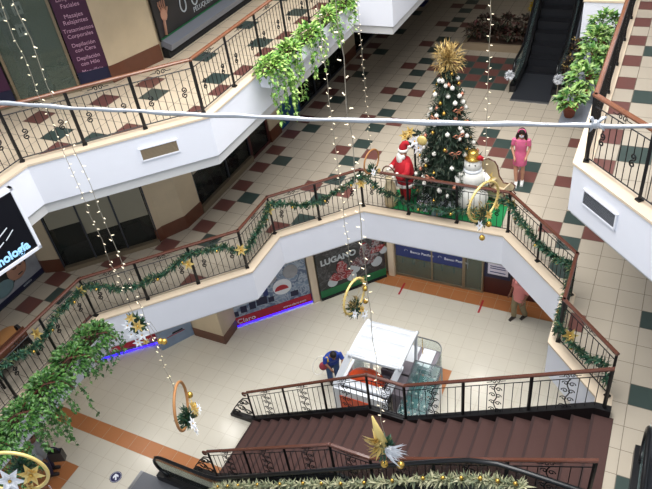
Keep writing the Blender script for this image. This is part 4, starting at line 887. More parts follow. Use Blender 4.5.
for i, (z, da, lb) in enumerate(((2.55, -.75, 'copper ribbon bow on the left flank of the tree, two thirds up'), (1.75, .25, 'copper ribbon bow low in the middle of the decorated tree'), (2.15, .45, 'copper ribbon bow right of the middle of the decorated tree'), (1.1, -.6, 'copper ribbon bow near the foot of the decorated tree, bearded figure side'), (2.75, .6, 'copper ribbon bow high on the snowman side of the tree'))):
    a = base_a + da; r = trad(z) * 1.03; o = put('ribbon_bow', ME_BOW, None, (TX + r * math.cos(a), TY + r * math.sin(a), Z1 + z), (0, 0, a + PI / 2)); tag(o, lb, 'bow', 'copper bows on the tree')
t = thing('gold_disc', 'large round gold glitter ornament on the left middle of the tree', 'ornament', (TX - .45, TY - .65, Z1 + 2.05)); obj('disc', MB().ball((0, 0, 0), .13, 14, 10, sc=(1, .4, 1)), 'gold2', t, True); obj('loop', MB().tube([(0, 0, .12), (0, 0, .2)], .008, 4), 'gold', t)
for i, (x, y, s, m, lb) in enumerate(((4.85, -3.2, .2, 'paper', 'small pale gift box on the green mat in front of the tree'), (5.25, -3.28, .18, 'photo_t', 'small bluish gift box on the green mat in front of the tree'))):
    t = thing('gift_box', lb, 'gift', (x, y, Z1 + .03), .3 * i); obj('box', MB().box((0, 0, s / 2), (s * 1.5, s, s)), m, t); obj('ribbon', MB().box((0, 0, s / 2), (.03, s * 1.03, s * 1.03)).box((0, 0, s / 2), (s * 1.53, .03, s * 1.03)), 'gold', t)
# bearded figure in red
t = thing('festive_figure', 'life-size bearded figure in red velvet suit and cap, standing left of the tree', 'figure', (4.30, -2.98, Z1 + .03), -.75)
FIG = t
b = MB(); b.lathe([(.30, .62), (.36, .8), (.37, 1.0), (.34, 1.2), (.25, 1.4), (.12, 1.47)], 18, sy=.85); b.tube([(.24, 0, 1.36), (.40, -.08, 1.15), (.36, -.28, 1.02), (.20, -.36, 1.06)], [.12, .115, .1, .085], 8); b.tube([(-.24, 0, 1.36), (-.42, -.08, 1.15), (-.38, -.28, 1.05), (-.22, -.36, 1.12)], [.12, .115, .1, .085], 8)
obj('coat', b, 'suit', t, True); b = MB(); b.tube([(.14, 0, .1), (.15, 0, .4), (.13, 0, .75)], [.10, .13, .17], 10).tube([(-.14, 0, .1), (-.15, 0, .4), (-.13, 0, .75)], [.10, .13, .17], 10); obj('trousers', b, 'suit', t, True)
b = MB(); 
for sx_ in (-.14, .14): b.tube([(sx_, 0, 0), (sx_, 0, .3)], [.1, .11], 10).ball((sx_, -.09, .06), .1, sc=(.9, 1.5, .65))
obj('boots', b, 'black', t, True)
obj('belt', MB().lathe([(.375, .9), (.385, .92), (.385, .98), (.375, 1.0)], 18, sy=.87), 'black', t); obj('buckle', MB().box((0, -.335, .95), (.12, .03, .1)), 'gold', t)
obj('fur_trim', MB().lathe([(.31, .60), (.36, .61), (.37, .68), (.33, .70)], 18, sy=.87).box((0, -.31, .8), (.09, .06, .22)).ball((.20, -.36, 1.06), .1, 10, 6, sc=(.7, .8, 1)), 'fur', t, True); obj('cuff', MB().ball((-.22, -.36, 1.12), .1, 10, 6, sc=(.7, .8, 1)), 'fur', t, True)
hd = MB(); hd.ball((0, -.02, 1.6), .135, 16, 12, sc=(.95, 1, 1.1)); hd.ball((0, -.16, 1.6), .03, 8, 6); hd.ball((.13, -.02, 1.6), .03, 6, 5).ball((-.13, -.02, 1.6), .03, 6, 5); obj('head', hd, 'skin', t, True)
obj('eyes', MB().ball((.05, -.145, 1.64), .014, 6, 5).ball((-.05, -.145, 1.64), .014, 6, 5), 'black', t, True)
obj('beard', MB().ball((0, -.15, 1.45), .16, 14, 10, sc=(.95, .55, 1.15)).ball((.11, -.07, 1.53), .08, 8, 6).ball((-.11, -.07, 1.53), .08, 8, 6).ball((.04, -.17, 1.56), .05, 8, 6, sc=(1.3, .6, .6)).ball((-.04, -.17, 1.56), .05, 8, 6, sc=(1.3, .6, .6)), 'fur', t, True)
b = MB(); b.tube([(0, 0, 1.68), (0, .01, 1.78), (.03, .05, 1.87), (.10, .10, 1.92), (.17, .13, 1.86)], [.15, .135, .10, .06, .035], 12); obj('cap', b, 'suit', t, True)
obj('cap_trim', MB().lathe([(.145, 1.655), (.17, 1.67), (.17, 1.72), (.145, 1.735)], 18).ball((.18, .13, 1.82), .05, 10, 8), 'fur', t, True)
for sx_, yz in ((.17, (-.42, 1.05)), (-.19, (-.43, 1.12))):
    hg = MB(); hg.ball((sx_, yz[0], yz[1]), .055, 10, 8, sc=(.8, 1.1, .9))
    for k in range(4): hg.tube([(sx_ - .035 + k * .022, yz[0] - .04, yz[1]), (sx_ - .035 + k * .022, yz[0] - .09, yz[1] - .01), (sx_ - .035 + k * .022, yz[0] - .10, yz[1] - .045)], .013, 5)
    hg.tube([(sx_ - .05 * (1 if sx_ > 0 else -1), yz[0], yz[1] + .02), (sx_ - .08 * (1 if sx_ > 0 else -1), yz[0] - .05, yz[1] + .03)], .014, 5)
    obj('glove', hg, 'fur', t, True)
FIG.scale = (.78, .78, .93)
t = thing('sack_with_lantern', 'pale gift sack with a curled brown handle in front of the bearded red figure', 'sack', (3.98, -3.22, Z1 + .03)); obj('sack', MB().lathe([(.16, 0), (.17, .3), (.14, .6), (.08, .74), (.11, .84)], 14), mat('cream_cloth', srgb(214, 196, 158), .8, var=.1), t, True)
obj('handle', MB().tube([(-.02 + .16 * math.cos(a), 0, 0.98 + .2 * math.sin(a)) for a in [PI * .1 + i * .4 for i in range(8)]], .018, 6), 'wood2', t, True)
# snowman
SN = t = thing('snowman', 'plump white snowman with a gold hat beside the tree', 'figure', (6.04, -2.88, Z1 + .03), .2)
b = MB(); b.ball((0, 0, .42), .46, 20, 14, sc=(1, .95, .95)); b.ball((0, 0, 1.02), .36, 20, 14, sc=(1, .95, .9)); b.ball((0, 0, 1.42), .25, 18, 12); obj('body', b, 'snow', t, True)
b = MB(); b.lathe([(.23, 1.58), (.24, 1.60), (.155, 1.615), (.145, 1.76), (.12, 1.79), (.02, 1.80)], 20); obj('hat', b, 'gold', t, True); obj('hat_flower', MB().ball((.2, -.1, 1.65), .07, 8, 6).ball((.25, -.05, 1.60), .06, 8, 6), 'suit', t, True)
for sg in (-1, 1): obj('arm', MB().tube([(sg * .3, 0, 1.1), (sg * .42, -.1, 1.05), (sg * .38, -.25, .95)], [.1, .09, .07], 8), 'snow', t, True)
obj('eyes', MB().ball((.08, -.225, 1.49), .02, 8, 6).ball((-.08, -.225, 1.49), .02, 8, 6), 'black', t, True)
obj('scarf', MB().lathe([(.2, 1.22), (.26, 1.24), (.26, 1.30), (.2, 1.32)], 18), 'kwhite', t, True)
SN.scale = (.86, .86, .97)
# sleigh
t = thing('sleigh', 'cream sleigh with curled brown edging behind the snowman', 'sleigh', (6.34, -2.12, Z1), -.3)
SL = t
side = [(-.55, .18), (.45, .18), (.62, .30), (.66, .46), (.54, .52), (.44, .44), (.25, .42), (.08, .62), (.0, .95), (-.1, 1.08), (-.32, 1.12), (-.58, .98)]
b = MB()
for y in (-.3, .27): b.extr(side, (0, y, 0), (1, 0, 0), (0, 0, 1), -.03)
b.box((0, 0, .22), (1.0, .56, .06)); b.box((-.56, 0, .6), (.05, .56, .8)); b.box((.5, 0, .36), (.04, .56, .3)); b.box((-.2, 0, .5), (.45, .54, .06)); obj('body', b, mat('cream_velour', srgb(206, 190, 158), .7, var=.08), t)
e = MB()
for y in (-.315, .30): e.tube([(x, y, z) for x, z in side[1:]], .028, 6)
obj('edging', e, 'wood2', t, True); r_ = MB()
for y in (-.25, .25): r_.tube([(-.6, y, .03), (.5, y, .03), (.68, y, .10), (.72, y, .22), (.64, y, .28)], .022, 6).tube([(-.35, y, .03), (-.3, y, .2)], .018, 5).tube([(.3, y, .03), (.3, y, .2)], .018, 5)
obj('runner', r_, 'wood2', t, True)
SL.scale = (.8, .8, .82)
o = put('gold_poinsettia', ME_FG, None, (6.38, -2.62, Z1 + .9), (-.3, 0, .3)); tag(o, 'gold poinsettia on the near side of the cream sleigh', 'artificial flower')
# little elf-like flower stand behind the figure
t = thing('flower_stand', 'white and gold flower arrangement standing behind the bearded red figure', 'arrangement', (4.35, -2.3, Z1)); obj('stand', MB().lathe([(.16, 0), (.03, .05), (.03, 1.3), (.1, 1.4)], 10), 'iron', t)
obj('foliage', foliage((0, 0, 1.5), (.25, .25, .28), 110, .12), 'pine', t)
for k, (x, z, mm) in enumerate(((-.16, 1.72, ME_FG), (.1, 1.6, ME_FW), (-.02, 1.85, ME_FG), (.2, 1.42, ME_FW))): put('flower', mm, t, (x, -.22, z), (-.4, 0, 0))

# ------------------------------------------------------------------ kiosk on the ground floor
t = thing('ice_cream_kiosk', 'white kiosk with sloping white roof, orange dome lid and grey counter on the ground floor', 'kiosk', (4.55, -6.4, 0), 0.0)
def W(x, y, z): return (x - 4.55, y + 6.4, z)
def slab(mb, a, b, wv, tv, mi=0):                       # bar from a to b with width vector wv and thickness vector tv
    a, b, wv, tv = V(a), V(b), V(wv) / 2, V(tv) / 2
    vs = [p + sx_ * wv + sy_ * tv for p in (a, b) for sx_, sy_ in ((-1, -1), (1, -1), (1, 1), (-1, 1))]
    return mb.add(vs, [(3, 2, 1, 0), (4, 5, 6, 7), (0, 1, 5, 4), (1, 2, 6, 5), (2, 3, 7, 6), (3, 0, 4, 7)])
rf = MB(); prof = [(-.02, -6.74, 2.08), (-.01, -6.72, 2.14), (0, -6.67, 2.18), (.01, -6.5, 2.205), (.02, -6.1, 2.215), (.02, -5.7, 2.205), (0, -5.53, 2.18), (-.04, -5.45, 2.10)]
xa, xb = 4.06, 5.46; n = len(prof)
vs = [W(xa, y, z) for _, y, z in prof] + [W(xb, y, z) for _, y, z in prof] + [W(xa, y, z - .06) for _, y, z in prof] + [W(xb, y, z - .06) for _, y, z in prof]
for i in range(n - 1): rf.add([vs[i], vs[n + i], vs[n + i + 1], vs[i + 1], vs[2 * n + i], vs[3 * n + i], vs[3 * n + i + 1], vs[2 * n + i + 1]], [(0, 1, 2, 3), (7, 6, 5, 4), (0, 3, 7, 4), (1, 5, 6, 2), (0, 4, 5, 1), (3, 2, 6, 7)])
obj('roof', rf, 'kwhite', t, True)
for x in (xa + .04, xb - .04): obj('roof_edge', MB().tube([W(x, y, z - .01) for _, y, z in prof], .045, 8), 'kwhite', t, True)
for a, b in (((4.10, -6.70, 2.15), (3.80, -7.12, 1.32)), ((5.42, -6.70, 2.15), (5.13, -6.95, 1.30))): obj('front_strut', slab(MB(), W(*a), W(*b), (.16, 0, 0), (0, .05, .05)), 'kwhite', t)
for a, b in (((4.12, -5.5, 2.12), (4.0, -5.45, 0)), ((5.40, -5.5, 2.12), (5.3, -5.5, 0))): obj('rear_strut', slab(MB(), W(*a), W(*b), (.07, 0, 0), (0, .07, 0)), 'kwhite', t)
b = MB(); b.box(W(4.45, -7.13, .62), (1.45, .1, 1.24)); b.box(W(3.77, -6.3, .5), (.08, 1.6, 1.0)); b.box(W(4.45, -6.98, 1.28), (1.46, .12, .08)); b.box(W(4.45, -6.78, 1.12), (1.4, .12, .06)); obj('front_body', b, 'kwhite', t)
obj('red_panel', MB().box(W(4.3, -7.19, .75), (.8, .02, .5)), 'orange', t); obj('chest', MB().box(W(4.35, -6.42, .45), (1.0, .62, .86)), 'kgrey', t)
d = MB(); prof = [(.50, .84), (.50, .90)] + [(.50 * math.cos(a), .90 + .30 * math.sin(a)) for a in [i * PI / 14 for i in range(1, 7)]] + [(.02, 1.20)]
d.lathe(prof, 24, W(4.32, -6.42, 0), sy=.62); obj('dome_lid', d, 'orange', t, True)
obj('counter', MB().box(W(5.0, -5.75, .47), (.9, .5, .94)).box(W(5.28, -6.3, .47), (.34, .7, .94)), 'kgrey', t); kn = obj('knob', MB().ball(W(4.85, -6.02, .75), .035), 'black', t); obj('knob', MB().ball(W(5.2, -6.02, .7), .04), 'black', t)
g = MB()
for i in range(7):
    a0, a1 = PI * .5 * i / 7, PI * .5 * (i + 1) / 7
    g.add([W(3.95, -5.9 - .5 * math.sin(a0), 1.0 + .55 * math.cos(a0)), W(4.35, -5.9 - .5 * math.sin(a0), 1.0 + .55 * math.cos(a0)), W(4.35, -5.9 - .5 * math.sin(a1), 1.0 + .55 * math.cos(a1)), W(3.95, -5.9 - .5 * math.sin(a1), 1.0 + .55 * math.cos(a1))], [(0, 1, 2, 3)])
obj('curved_glass', g, 'cglass', t, True)
t = thing('small_appliance', 'small silver appliance on the kiosk counter under the white roof', 'appliance', (4.75, -5.85, .94)); obj('body', MB().box((0, 0, .14), (.22, .2, .28)), 'steel', t); obj('spout', MB().tube([(0, -.1, .2), (0, -.17, .18), (0, -.18, .12)], .02), 'black', t)
t = thing('glass_display_case', 'sloping teal glass display case with small goods beside the orange dome kiosk', 'display case', (5.75, -6.2, 0)); D = lambda x, y, z: (x - 5.75, y + 6.2, z)
obj('base', MB().box(D(5.72, -6.35, .3), (.72, 1.5, .6)), 'kwhite', t)
pan = MB(); pan.add([D(5.36, -5.58, 1.15), D(6.08, -5.58, 1.15), D(6.08, -7.1, .68), D(5.36, -7.1, .68)], [(3, 2, 1, 0)]); obj('sloping_glass', pan, 'tealg', t)
obj('side_glass', MB().add([D(6.09, -5.58, .6), D(6.09, -7.1, .6), D(6.09, -7.1, .68), D(6.09, -5.58, 1.15)], [(0, 1, 2, 3)]), 'cglass', t); obj('shelf', MB().box(D(5.72, -6.35, .62), (.7, 1.48, .02)), mat('teal_shelf', srgb(58, 96, 98), .3), t)
fr = MB()
for k in range(1, 5): fr.tube([D(5.36, -5.58 - k * .3, 1.155 - k * .093), D(6.08, -5.58 - k * .3, 1.155 - k * .093)], .010, 4)
for k in (1, 2): fr.tube([D(5.36 + k * .24, -5.58, 1.155), D(5.36 + k * .24, -7.1, .685)], .010, 4)
for a, b_ in (((5.36, -5.58, 1.15), (6.08, -5.58, 1.15)), ((5.36, -5.58, 1.15), (5.36, -7.1, .68)), ((6.08, -5.58, 1.15), (6.08, -7.1, .68)), ((6.08, -5.58, .6), (6.08, -5.58, 1.15)), ((5.36, -7.1, .68), (6.08, -7.1, .68))): fr.tube([D(*a), D(*b_)], .022, 4)
obj('frame', fr, 'steel', t)
for i in range(5):
    for j in range(4):
        x, y = 5.48 + j * .16, -5.8 - i * .27; k = thing('dessert_cup', 'small pale cup in the rows inside the teal glass display case', 'cup', (x, y, .63), 0, 'cups in the glass case')
        zz = max(.05, (1.15 + (y + 5.58) * .31 - .63) * .62); obj('cup', MB().lathe([(.03, 0), (.045, zz * .8), (.045, zz)], 10), 'cglass' if (i + j) % 3 else 'steel', k); obj('filling', MB().ball((0, 0, zz), .03, 8, 6), ('fur', 'pinky', 'fur', 'snow')[(i * 3 + j) % 4], k)
t = thing('curved_glass_counter', 'white counter with a rounded clear glass end behind the display case', 'counter', (5.30, -5.2, 0)); obj('base', MB().box((0, 0, .42), (1.0, .75, .84)), 'kgrey', t)
for x, lb in ((-.2, 0), (.24, 0)): obj('lid', MB().box((x, -.0, .87), (.34, .62, .05), rz=.0), 'kwhite', t)
g = MB(); P_ = [(-.5, .38)] + [(.30 + .32 * math.sin(a), .06 + .32 * math.cos(a)) for a in [i * PI / 12 for i in range(0, 7)]] + [(.62, -.38)]
for p, q in zip(P_[:-1], P_[1:]): g.add([(p[0], p[1], .4), (q[0], q[1], .4), (q[0], q[1], 1.2), (p[0], p[1], 1.2)], [(0, 1, 2, 3)])
obj('rounded_glass', g, 'cglass', t, True); obj('rail', MB().tube([(x, y, 1.2) for x, y in P_], .016, 5), 'steel', t); obj('rod', MB().tube([(.1, .1, .88), (.1, .1, 1.5)], .01, 5), 'gold', t)

# ------------------------------------------------------------------ people
def person(label, loc, rz, h, skin, arms=None, legs=None, lean=0.0, head_tilt=0.0):
    """One continuous body, facing -y; joints given for 1.72 m and scaled. Returns the thing and the joints."""
    t = thing('person', label, 'person', loc, rz); s = h / 1.72
    ln = lambda p: V((p[0], p[1] - lean * max(0, p[2] - .95) * .9, p[2] - abs(lean) * max(0, p[2] - .95) * .28))
    arms = arms or [[(.185, 0, 1.40), (.235, .02, 1.13), (.23, -.08, .90)], [(-.185, 0, 1.40), (-.235, .02, 1.13), (-.23, -.08, .90)]]
    legs = legs or [[(.09, 0, .93), (.105, -.01, .50), (.105, .03, .09)], [(-.09, 0, .93), (-.105, -.01, .50), (-.105, .03, .09)]]
    b = MB(); T = [ln(p) for p in ((0, 0, .88), (0, 0, .98), (0, -.005, 1.12), (0, -.01, 1.28), (0, 0, 1.38), (0, 0, 1.44))]
    b.tube(T, [.105, .11, .095, .108, .10, .06], 16, flat=1.5); b.tube([ln((0, .0, 1.40)), ln((0, -.01, 1.54))], [.06, .052], 10)
    hc = ln((0, -.02, 1.605)) + V((0, -head_tilt * .05, -head_tilt * .02)); ax = Matrix.Rotation(head_tilt, 3, 'X')
    b.ball(hc, .1, 16, 12, sc=(.78, .95, 1.18), rot=ax); b.ball(hc + ax @ V((0, -.098, -.015)), .018, 8, 6, sc=(.8, 1, 1.3)); b.ball(hc + ax @ V((0, -.06, -.085)), .045, 8, 6)
    for sg in (-1, 1): b.ball(hc + ax @ V((sg * .08, .005, -.01)), .022, 8, 6, sc=(.5, 1, 1.4))
    J = {'arms': [], 'legs': legs, 'head': hc, 'ax': ax, 'T': T, 's': s, 'ln': ln}
    for A in arms:
        A = [ln(A[0])] + [V(p) if lean and len(p) > 3 else ln(p) for p in A[1:]]; J['arms'].append(A)
        b.tube([A[0], A[0].lerp(A[1], .5), A[1], A[1].lerp(A[2], .4), A[2]], [.052, .047, .038, .038, .026], 10)
        d = (A[2] - A[1]).normalized(); sd = d.cross(V((0, 1, 0))).normalized() if abs(d.y) < .9 else V((1, 0, 0)); w_ = d.cross(sd).normalized()
        hcn = A[2] + d * .05; b.tube([A[2], hcn, A[2] + d * .09], [.026, .036, .034], 8)
        for i, L in enumerate((.062, .075, .07, .055)):
            o = A[2] + d * .085 + w_ * (i - 1.5) * .019; b.tube([o, o + d * L * .55 + sd * .004, o + d * L * .9 - sd * .02], [.0105, .01, .009], 6)
        o = A[2] + d * .03 + w_ * -.03; b.tube([o, o + d * .035 - w_ * .025, o + d * .07 - w_ * .03], [.013, .012, .010], 6)
    for Lg in legs:
        L_ = [V(p) for p in Lg]; b.tube([L_[0], L_[0].lerp(L_[1], .35), L_[1], L_[1].lerp(L_[2], .35), L_[2]], [.088, .08, .055, .058, .037], 12)
        b.tube([L_[2] + V((0, .035, -.045)), L_[2] + V((0, -.05, -.055)), L_[2] + V((0, -.16, -.07))], [.038, .036, .026], 8, flat=1.2)
    for i in range(len(b.v)): b.v[i] = tuple(c * s for c in b.v[i])
    o = obj('body', b, skin, t, True); m = o.modifiers.new('skin_surface', 'REMESH'); m.mode = 'VOXEL'; m.voxel_size = .0095; m.use_smooth_shade = True
    e = MB()
    for sg in (-1, 1): e.ball((hc + ax @ V((sg * .032, -.088, .012))) * s, .011, 8, 6)
    obj('eyes', e, 'black', o, True); lp = MB().ball((hc + ax @ V((0, -.092, -.052))) * s, .02, 8, 6, sc=(1.2, .4, .4)); obj('lips', lp, mat('lips', srgb(150, 80, 76), .6), o, True)
    return t, J, o
def wear(name, mb, m, t, s, vox=.014):
    for i in range(len(mb.v)): mb.v[i] = tuple(c * s for c in mb.v[i])
    o = obj(name, mb, m, t, True); r = o.modifiers.new('cloth_surface', 'REMESH'); r.mode = 'VOXEL'; r.voxel_size = vox; r.use_smooth_shade = True; return o
def shirt(J, t, m, sleeve=1.0, hem=.84, name='shirt', k=1.0):
    b = MB(); T = J['T']; b.tube([J['ln']((0, 0, hem))] + T[1:5] + [J['ln']((0, 0, 1.43))], [.14 * k, .135 * k, .122 * k, .13 * k, .118 * k, .075], 18, flat=1.5)
    for A in J['arms']:
        e = A[0].lerp(A[1], min(1, sleeve * 2)) if sleeve <= .5 else A[1]; pts = [A[0] + V((0, 0, .01)), A[0].lerp(e, .5), e]; rr = [.07, .064, .06]
        if sleeve > .5: pts += [A[1].lerp(A[2], (sleeve - .5) * 1.9)]; rr = [.07, .062, .054, .044]
        b.tube(pts, rr, 12)
    return wear(name, b, m, t, J['s'])
def trousers(J, t, m, to=2, k=1.0):
    b = MB(); b.tube([(0, 0, .78), (0, 0, .86), (0, 0, .97)], [.11, .125, .122], 16, flat=1.5)
    for Lg in J['legs']:
        L_ = [V(p) for p in Lg]; b.tube([L_[0], L_[0].lerp(L_[1], .4), L_[1], L_[1].lerp(L_[2], .5), L_[2] + V((0, 0, .02))], [.108 * k, .1 * k, .08 * k, .075 * k, .07 * k], 14)
    return wear('trousers', b, m, t, J['s'])
def shoes(J, t, m):
    for Lg in J['legs']:
        a = V(Lg[2]); b = MB(); b.tube([a + V((0, .05, -.045)), a + V((0, -.02, -.038)), a + V((0, -.12, -.052)), a + V((0, -.185, -.062))], [.044, .05, .046, .03], 12); b.tube([a + V((0, .01, .02)), a + V((0, 0, -.05))], .046, 10); b.box(a + V((0, -.06, -.079)), (.085, .25, .02))
        for i in range(len(b.v)): b.v[i] = tuple(c * J['s'] for c in b.v[i])
        obj('shoe', b, m, t, True)
def hair(J, t, m, long=0.0, k=1.12, curly=False):
    b = MB(); h, ax = J['head'], J['ax']; b.ball(h + ax @ V((0, .018, .03)), .104 * k, 14, 10, sc=(.82, .92, 1.08), rot=ax)
    if long:
        for i in range(26):
            a = rnd.uniform(-.35, PI + .35); x, y = .085 * math.cos(a), .02 + .085 * math.sin(a); ln = long * rnd.uniform(.6, 1.0)
            pts = [h + ax @ V((x * .9, y, .05)), h + V((x * 1.25, y * 1.1, -.06)), h + V((x * 1.5, y * 1.2, -ln * .6)), h + V((x * 1.45, y * 1.1, -ln))]
            b.tube(pts, [.03, .038, .036, .02], 6)
    o = wear('hair', b, m, t, J['s'], .013); return o
# woman in pink
t, J, bd = person('person in a short pink dress and white shoes standing beyond the sleigh', (6.86, -1.33, Z1), .12, 1.62, 'skin',
    arms=[[(.18, 0, 1.39), (.235, .01, 1.13), (.17, -.15, .95)], [(-.18, 0, 1.39), (-.235, .01, 1.13), (-.15, -.16, .93)]], legs=[[(.09, 0, .93), (.09, -.01, .50), (.10, -.02, .09)], [(-.09, 0, .93), (-.10, -.02, .50), (-.06, -.12, .09)]], head_tilt=.2)
b = MB(); b.tube([(0, 0, .60), (0, 0, .72), (0, 0, .9), (0, 0, 1.06), (0, -.01, 1.24), (0, 0, 1.38), (0, 0, 1.44)], [.135, .14, .132, .11, .118, .108, .06], 20, flat=1.36)
for A in J['arms']: b.tube([A[0] + V((0, 0, .015)), A[0].lerp(A[1], .35), A[0].lerp(A[1], .7)], [.06, .06, .056], 12)
wear('dress', b, 'pink', t, J['s']); hair(J, t, 'hair', .30, 1.15); shoes(J, t, 'wshoe')
h, ax = J['head'], J['ax']; o = obj('face_mask', MB().ball((h + ax @ V((0, -.075, -.045))) * J['s'], .062, 12, 8, sc=(1, .6, .8), rot=ax), 'paper', t, True); obj('headband', MB().tube([(h + ax @ V((.098 * math.cos(a), -.03 + .02 * math.sin(a), .04 + .1 * math.sin(a)))) * J['s'] for a in [i * PI / 10 for i in range(11)]], .016, 6), 'pink', t, True)
# man in salmon shirt
t, J, bd = person('person in salmon shirt, khaki trousers and dark shoes walking beneath the white gallery band', (7.28, -2.17, 0), -.5, 1.74, 'skin2',
    arms=[[(.19, 0, 1.40), (.25, .05, 1.13), (.26, -.12, .95)], [(-.19, 0, 1.40), (-.25, .04, 1.13), (-.24, -.10, .92)]], legs=[[(.09, 0, .93), (.10, .06, .50), (.09, .22, .10)], [(-.09, 0, .93), (-.10, -.06, .50), (-.10, -.04, .09)]])
shirt(J, t, 'salmon', .5, .80); trousers(J, t, 'khaki', k=1.08); shoes(J, t, 'shoe'); hair(J, t, 'hairb', 0, 1.06)
# man in blue at the kiosk
t, J, bd = person('person in royal blue shirt and denim leaning over the kiosk counter', (3.14, -6.10, 0), .75, 1.72, 'skin2', lean=.62, head_tilt=.5,
    arms=[[(.19, 0, 1.40), (.24, -.20, 1.22), (.17, -.42, 1.22)], [(-.19, 0, 1.40), (-.24, -.16, 1.2), (-.15, -.40, 1.16)]])
shirt(J, t, 'blue', .5, .82, k=1.1); trousers(J, t, 'jean', k=1.1); shoes(J, t, 'shoe'); hair(J, t, 'hairb', 0, 1.08)
ym = MB().ball(J['ln']((-.16, -.07, 1.30)) * J['s'], .085, 10, 8, sc=(.9, .7, 1.2)); obj('yellow_patch', ym, 'yellow', t, True)
bt = thing('shoulder_bag', 'red and blue patterned bag with pale strap beside the person in blue', 'bag', (3.12, -6.48, .88), .75)
obj('pouch', MB().ball((0, .02, .14), .13, 14, 10, sc=(1.0, .6, 1.15)), mat('red_check_cloth', srgb(160, 60, 74), .8, var=.5, scale=22), bt, True); obj('strap', MB().tube([(-.1 + .2 * math.cos(a), .10 + .12 * math.sin(a), .12 + .22 * math.sin(a * 1.0 + .6)) for a in [i * .45 for i in range(14)]], .012, 5, closed=True), 'fur', bt, True)
# people under the hanging greenery
t, J, bd = person('person in a grey top passing beneath the hanging greenery', (-2.55, -11.35, 0), 2.2, 1.68, 'skin2'); shirt(J, t, 'gshirt', 1.0, .8); trousers(J, t, 'navy'); shoes(J, t, 'shoe'); hair(J, t, 'hairb', 0, 1.08)
t = thing('hand_bag', 'black bag with a rounded navy handle beneath the hanging greenery', 'bag', (-2.05, -11.28, .76), .5); obj('pouch', MB().box((0, 0, .17), (.34, .16, .34)).ball((0, 0, .04), .17, 12, 8, sc=(1, .5, .4)), 'black', t); obj('handle', MB().tube([(.13 * math.cos(a), 0, .33 + .17 * math.sin(a)) for a in [i * PI / 9 for i in range(10)]], .02, 6), 'navy', t, True)
t, J, bd = person('person with brown hair at the bottom edge near the white lily ornament', (-1.15, -12.3, 0), 2.4, 1.62, 'skin'); shirt(J, t, 'paper', .5, .82); trousers(J, t, 'jean'); shoes(J, t, 'wshoe'); hair(J, t, 'brownh', .16, 1.14)

# ------------------------------------------------------------------ seats behind the low side railing
t = thing('round_stool', 'round tan leather stool behind the low side railing', 'stool', (-2.05, -10.75, Z1)); obj('seat', MB().lathe([(.26, .40), (.31, .44), (.31, .52), (.27, .56), (.05, .57)], 24), 'tan', t, True)
for k in range(4): obj('leg', MB().tube([(.2 * math.cos(k * PI / 2 + .7), .2 * math.sin(k * PI / 2 + .7), 0), (.2 * math.cos(k * PI / 2 + .7), .2 * math.sin(k * PI / 2 + .7), .42)], .022), 'iron', t)
t = thing('iron_bench', 'black iron bench with curled ends beside the low side railing', 'bench', (-1.52, -11.15, Z1), PI / 2)
for x in (-.5, .5): obj('end_frame', MB().tube([(x, 0, 0), (x, .0, .35), (x + (.14 if x > 0 else -.14) * 0, .05, .6), (x, .1, .78), (x, .2, .86), (x, .28, .80), (x, .27, .7)], .03, 6).tube([(x, .42, 0), (x, .38, .42), (x, 0, .42)], .026, 6), 'iron', t)
obj('seat', MB().box((0, .2, .44), (1.05, .42, .03)), 'iron', t); obj('backrest', MB().box((0, 0.03, .74), (1.05, .03, .26)), 'wood2', t)
t = thing('dark_armchair', 'dark blue armchair by the picture edge behind the garlanded side railing', 'chair', (-2.15, -11.5, Z1), .9); obj('seat', MB().box((0, 0, .3), (.6, .6, .3)), 'navy', t); obj('backrest', MB().box((0, .28, .6), (.6, .14, .55)), 'navy', t)
for sg in (-1, 1): obj('armrest', MB().box((sg * .3, 0, .4), (.12, .6, .36)), 'navy', t)
for lx in (-.25, .25):
    for ly in (-.25, .25): obj('leg', MB().tube([(lx, ly, 0), (lx, ly, .16)], .025), 'wood2', t)

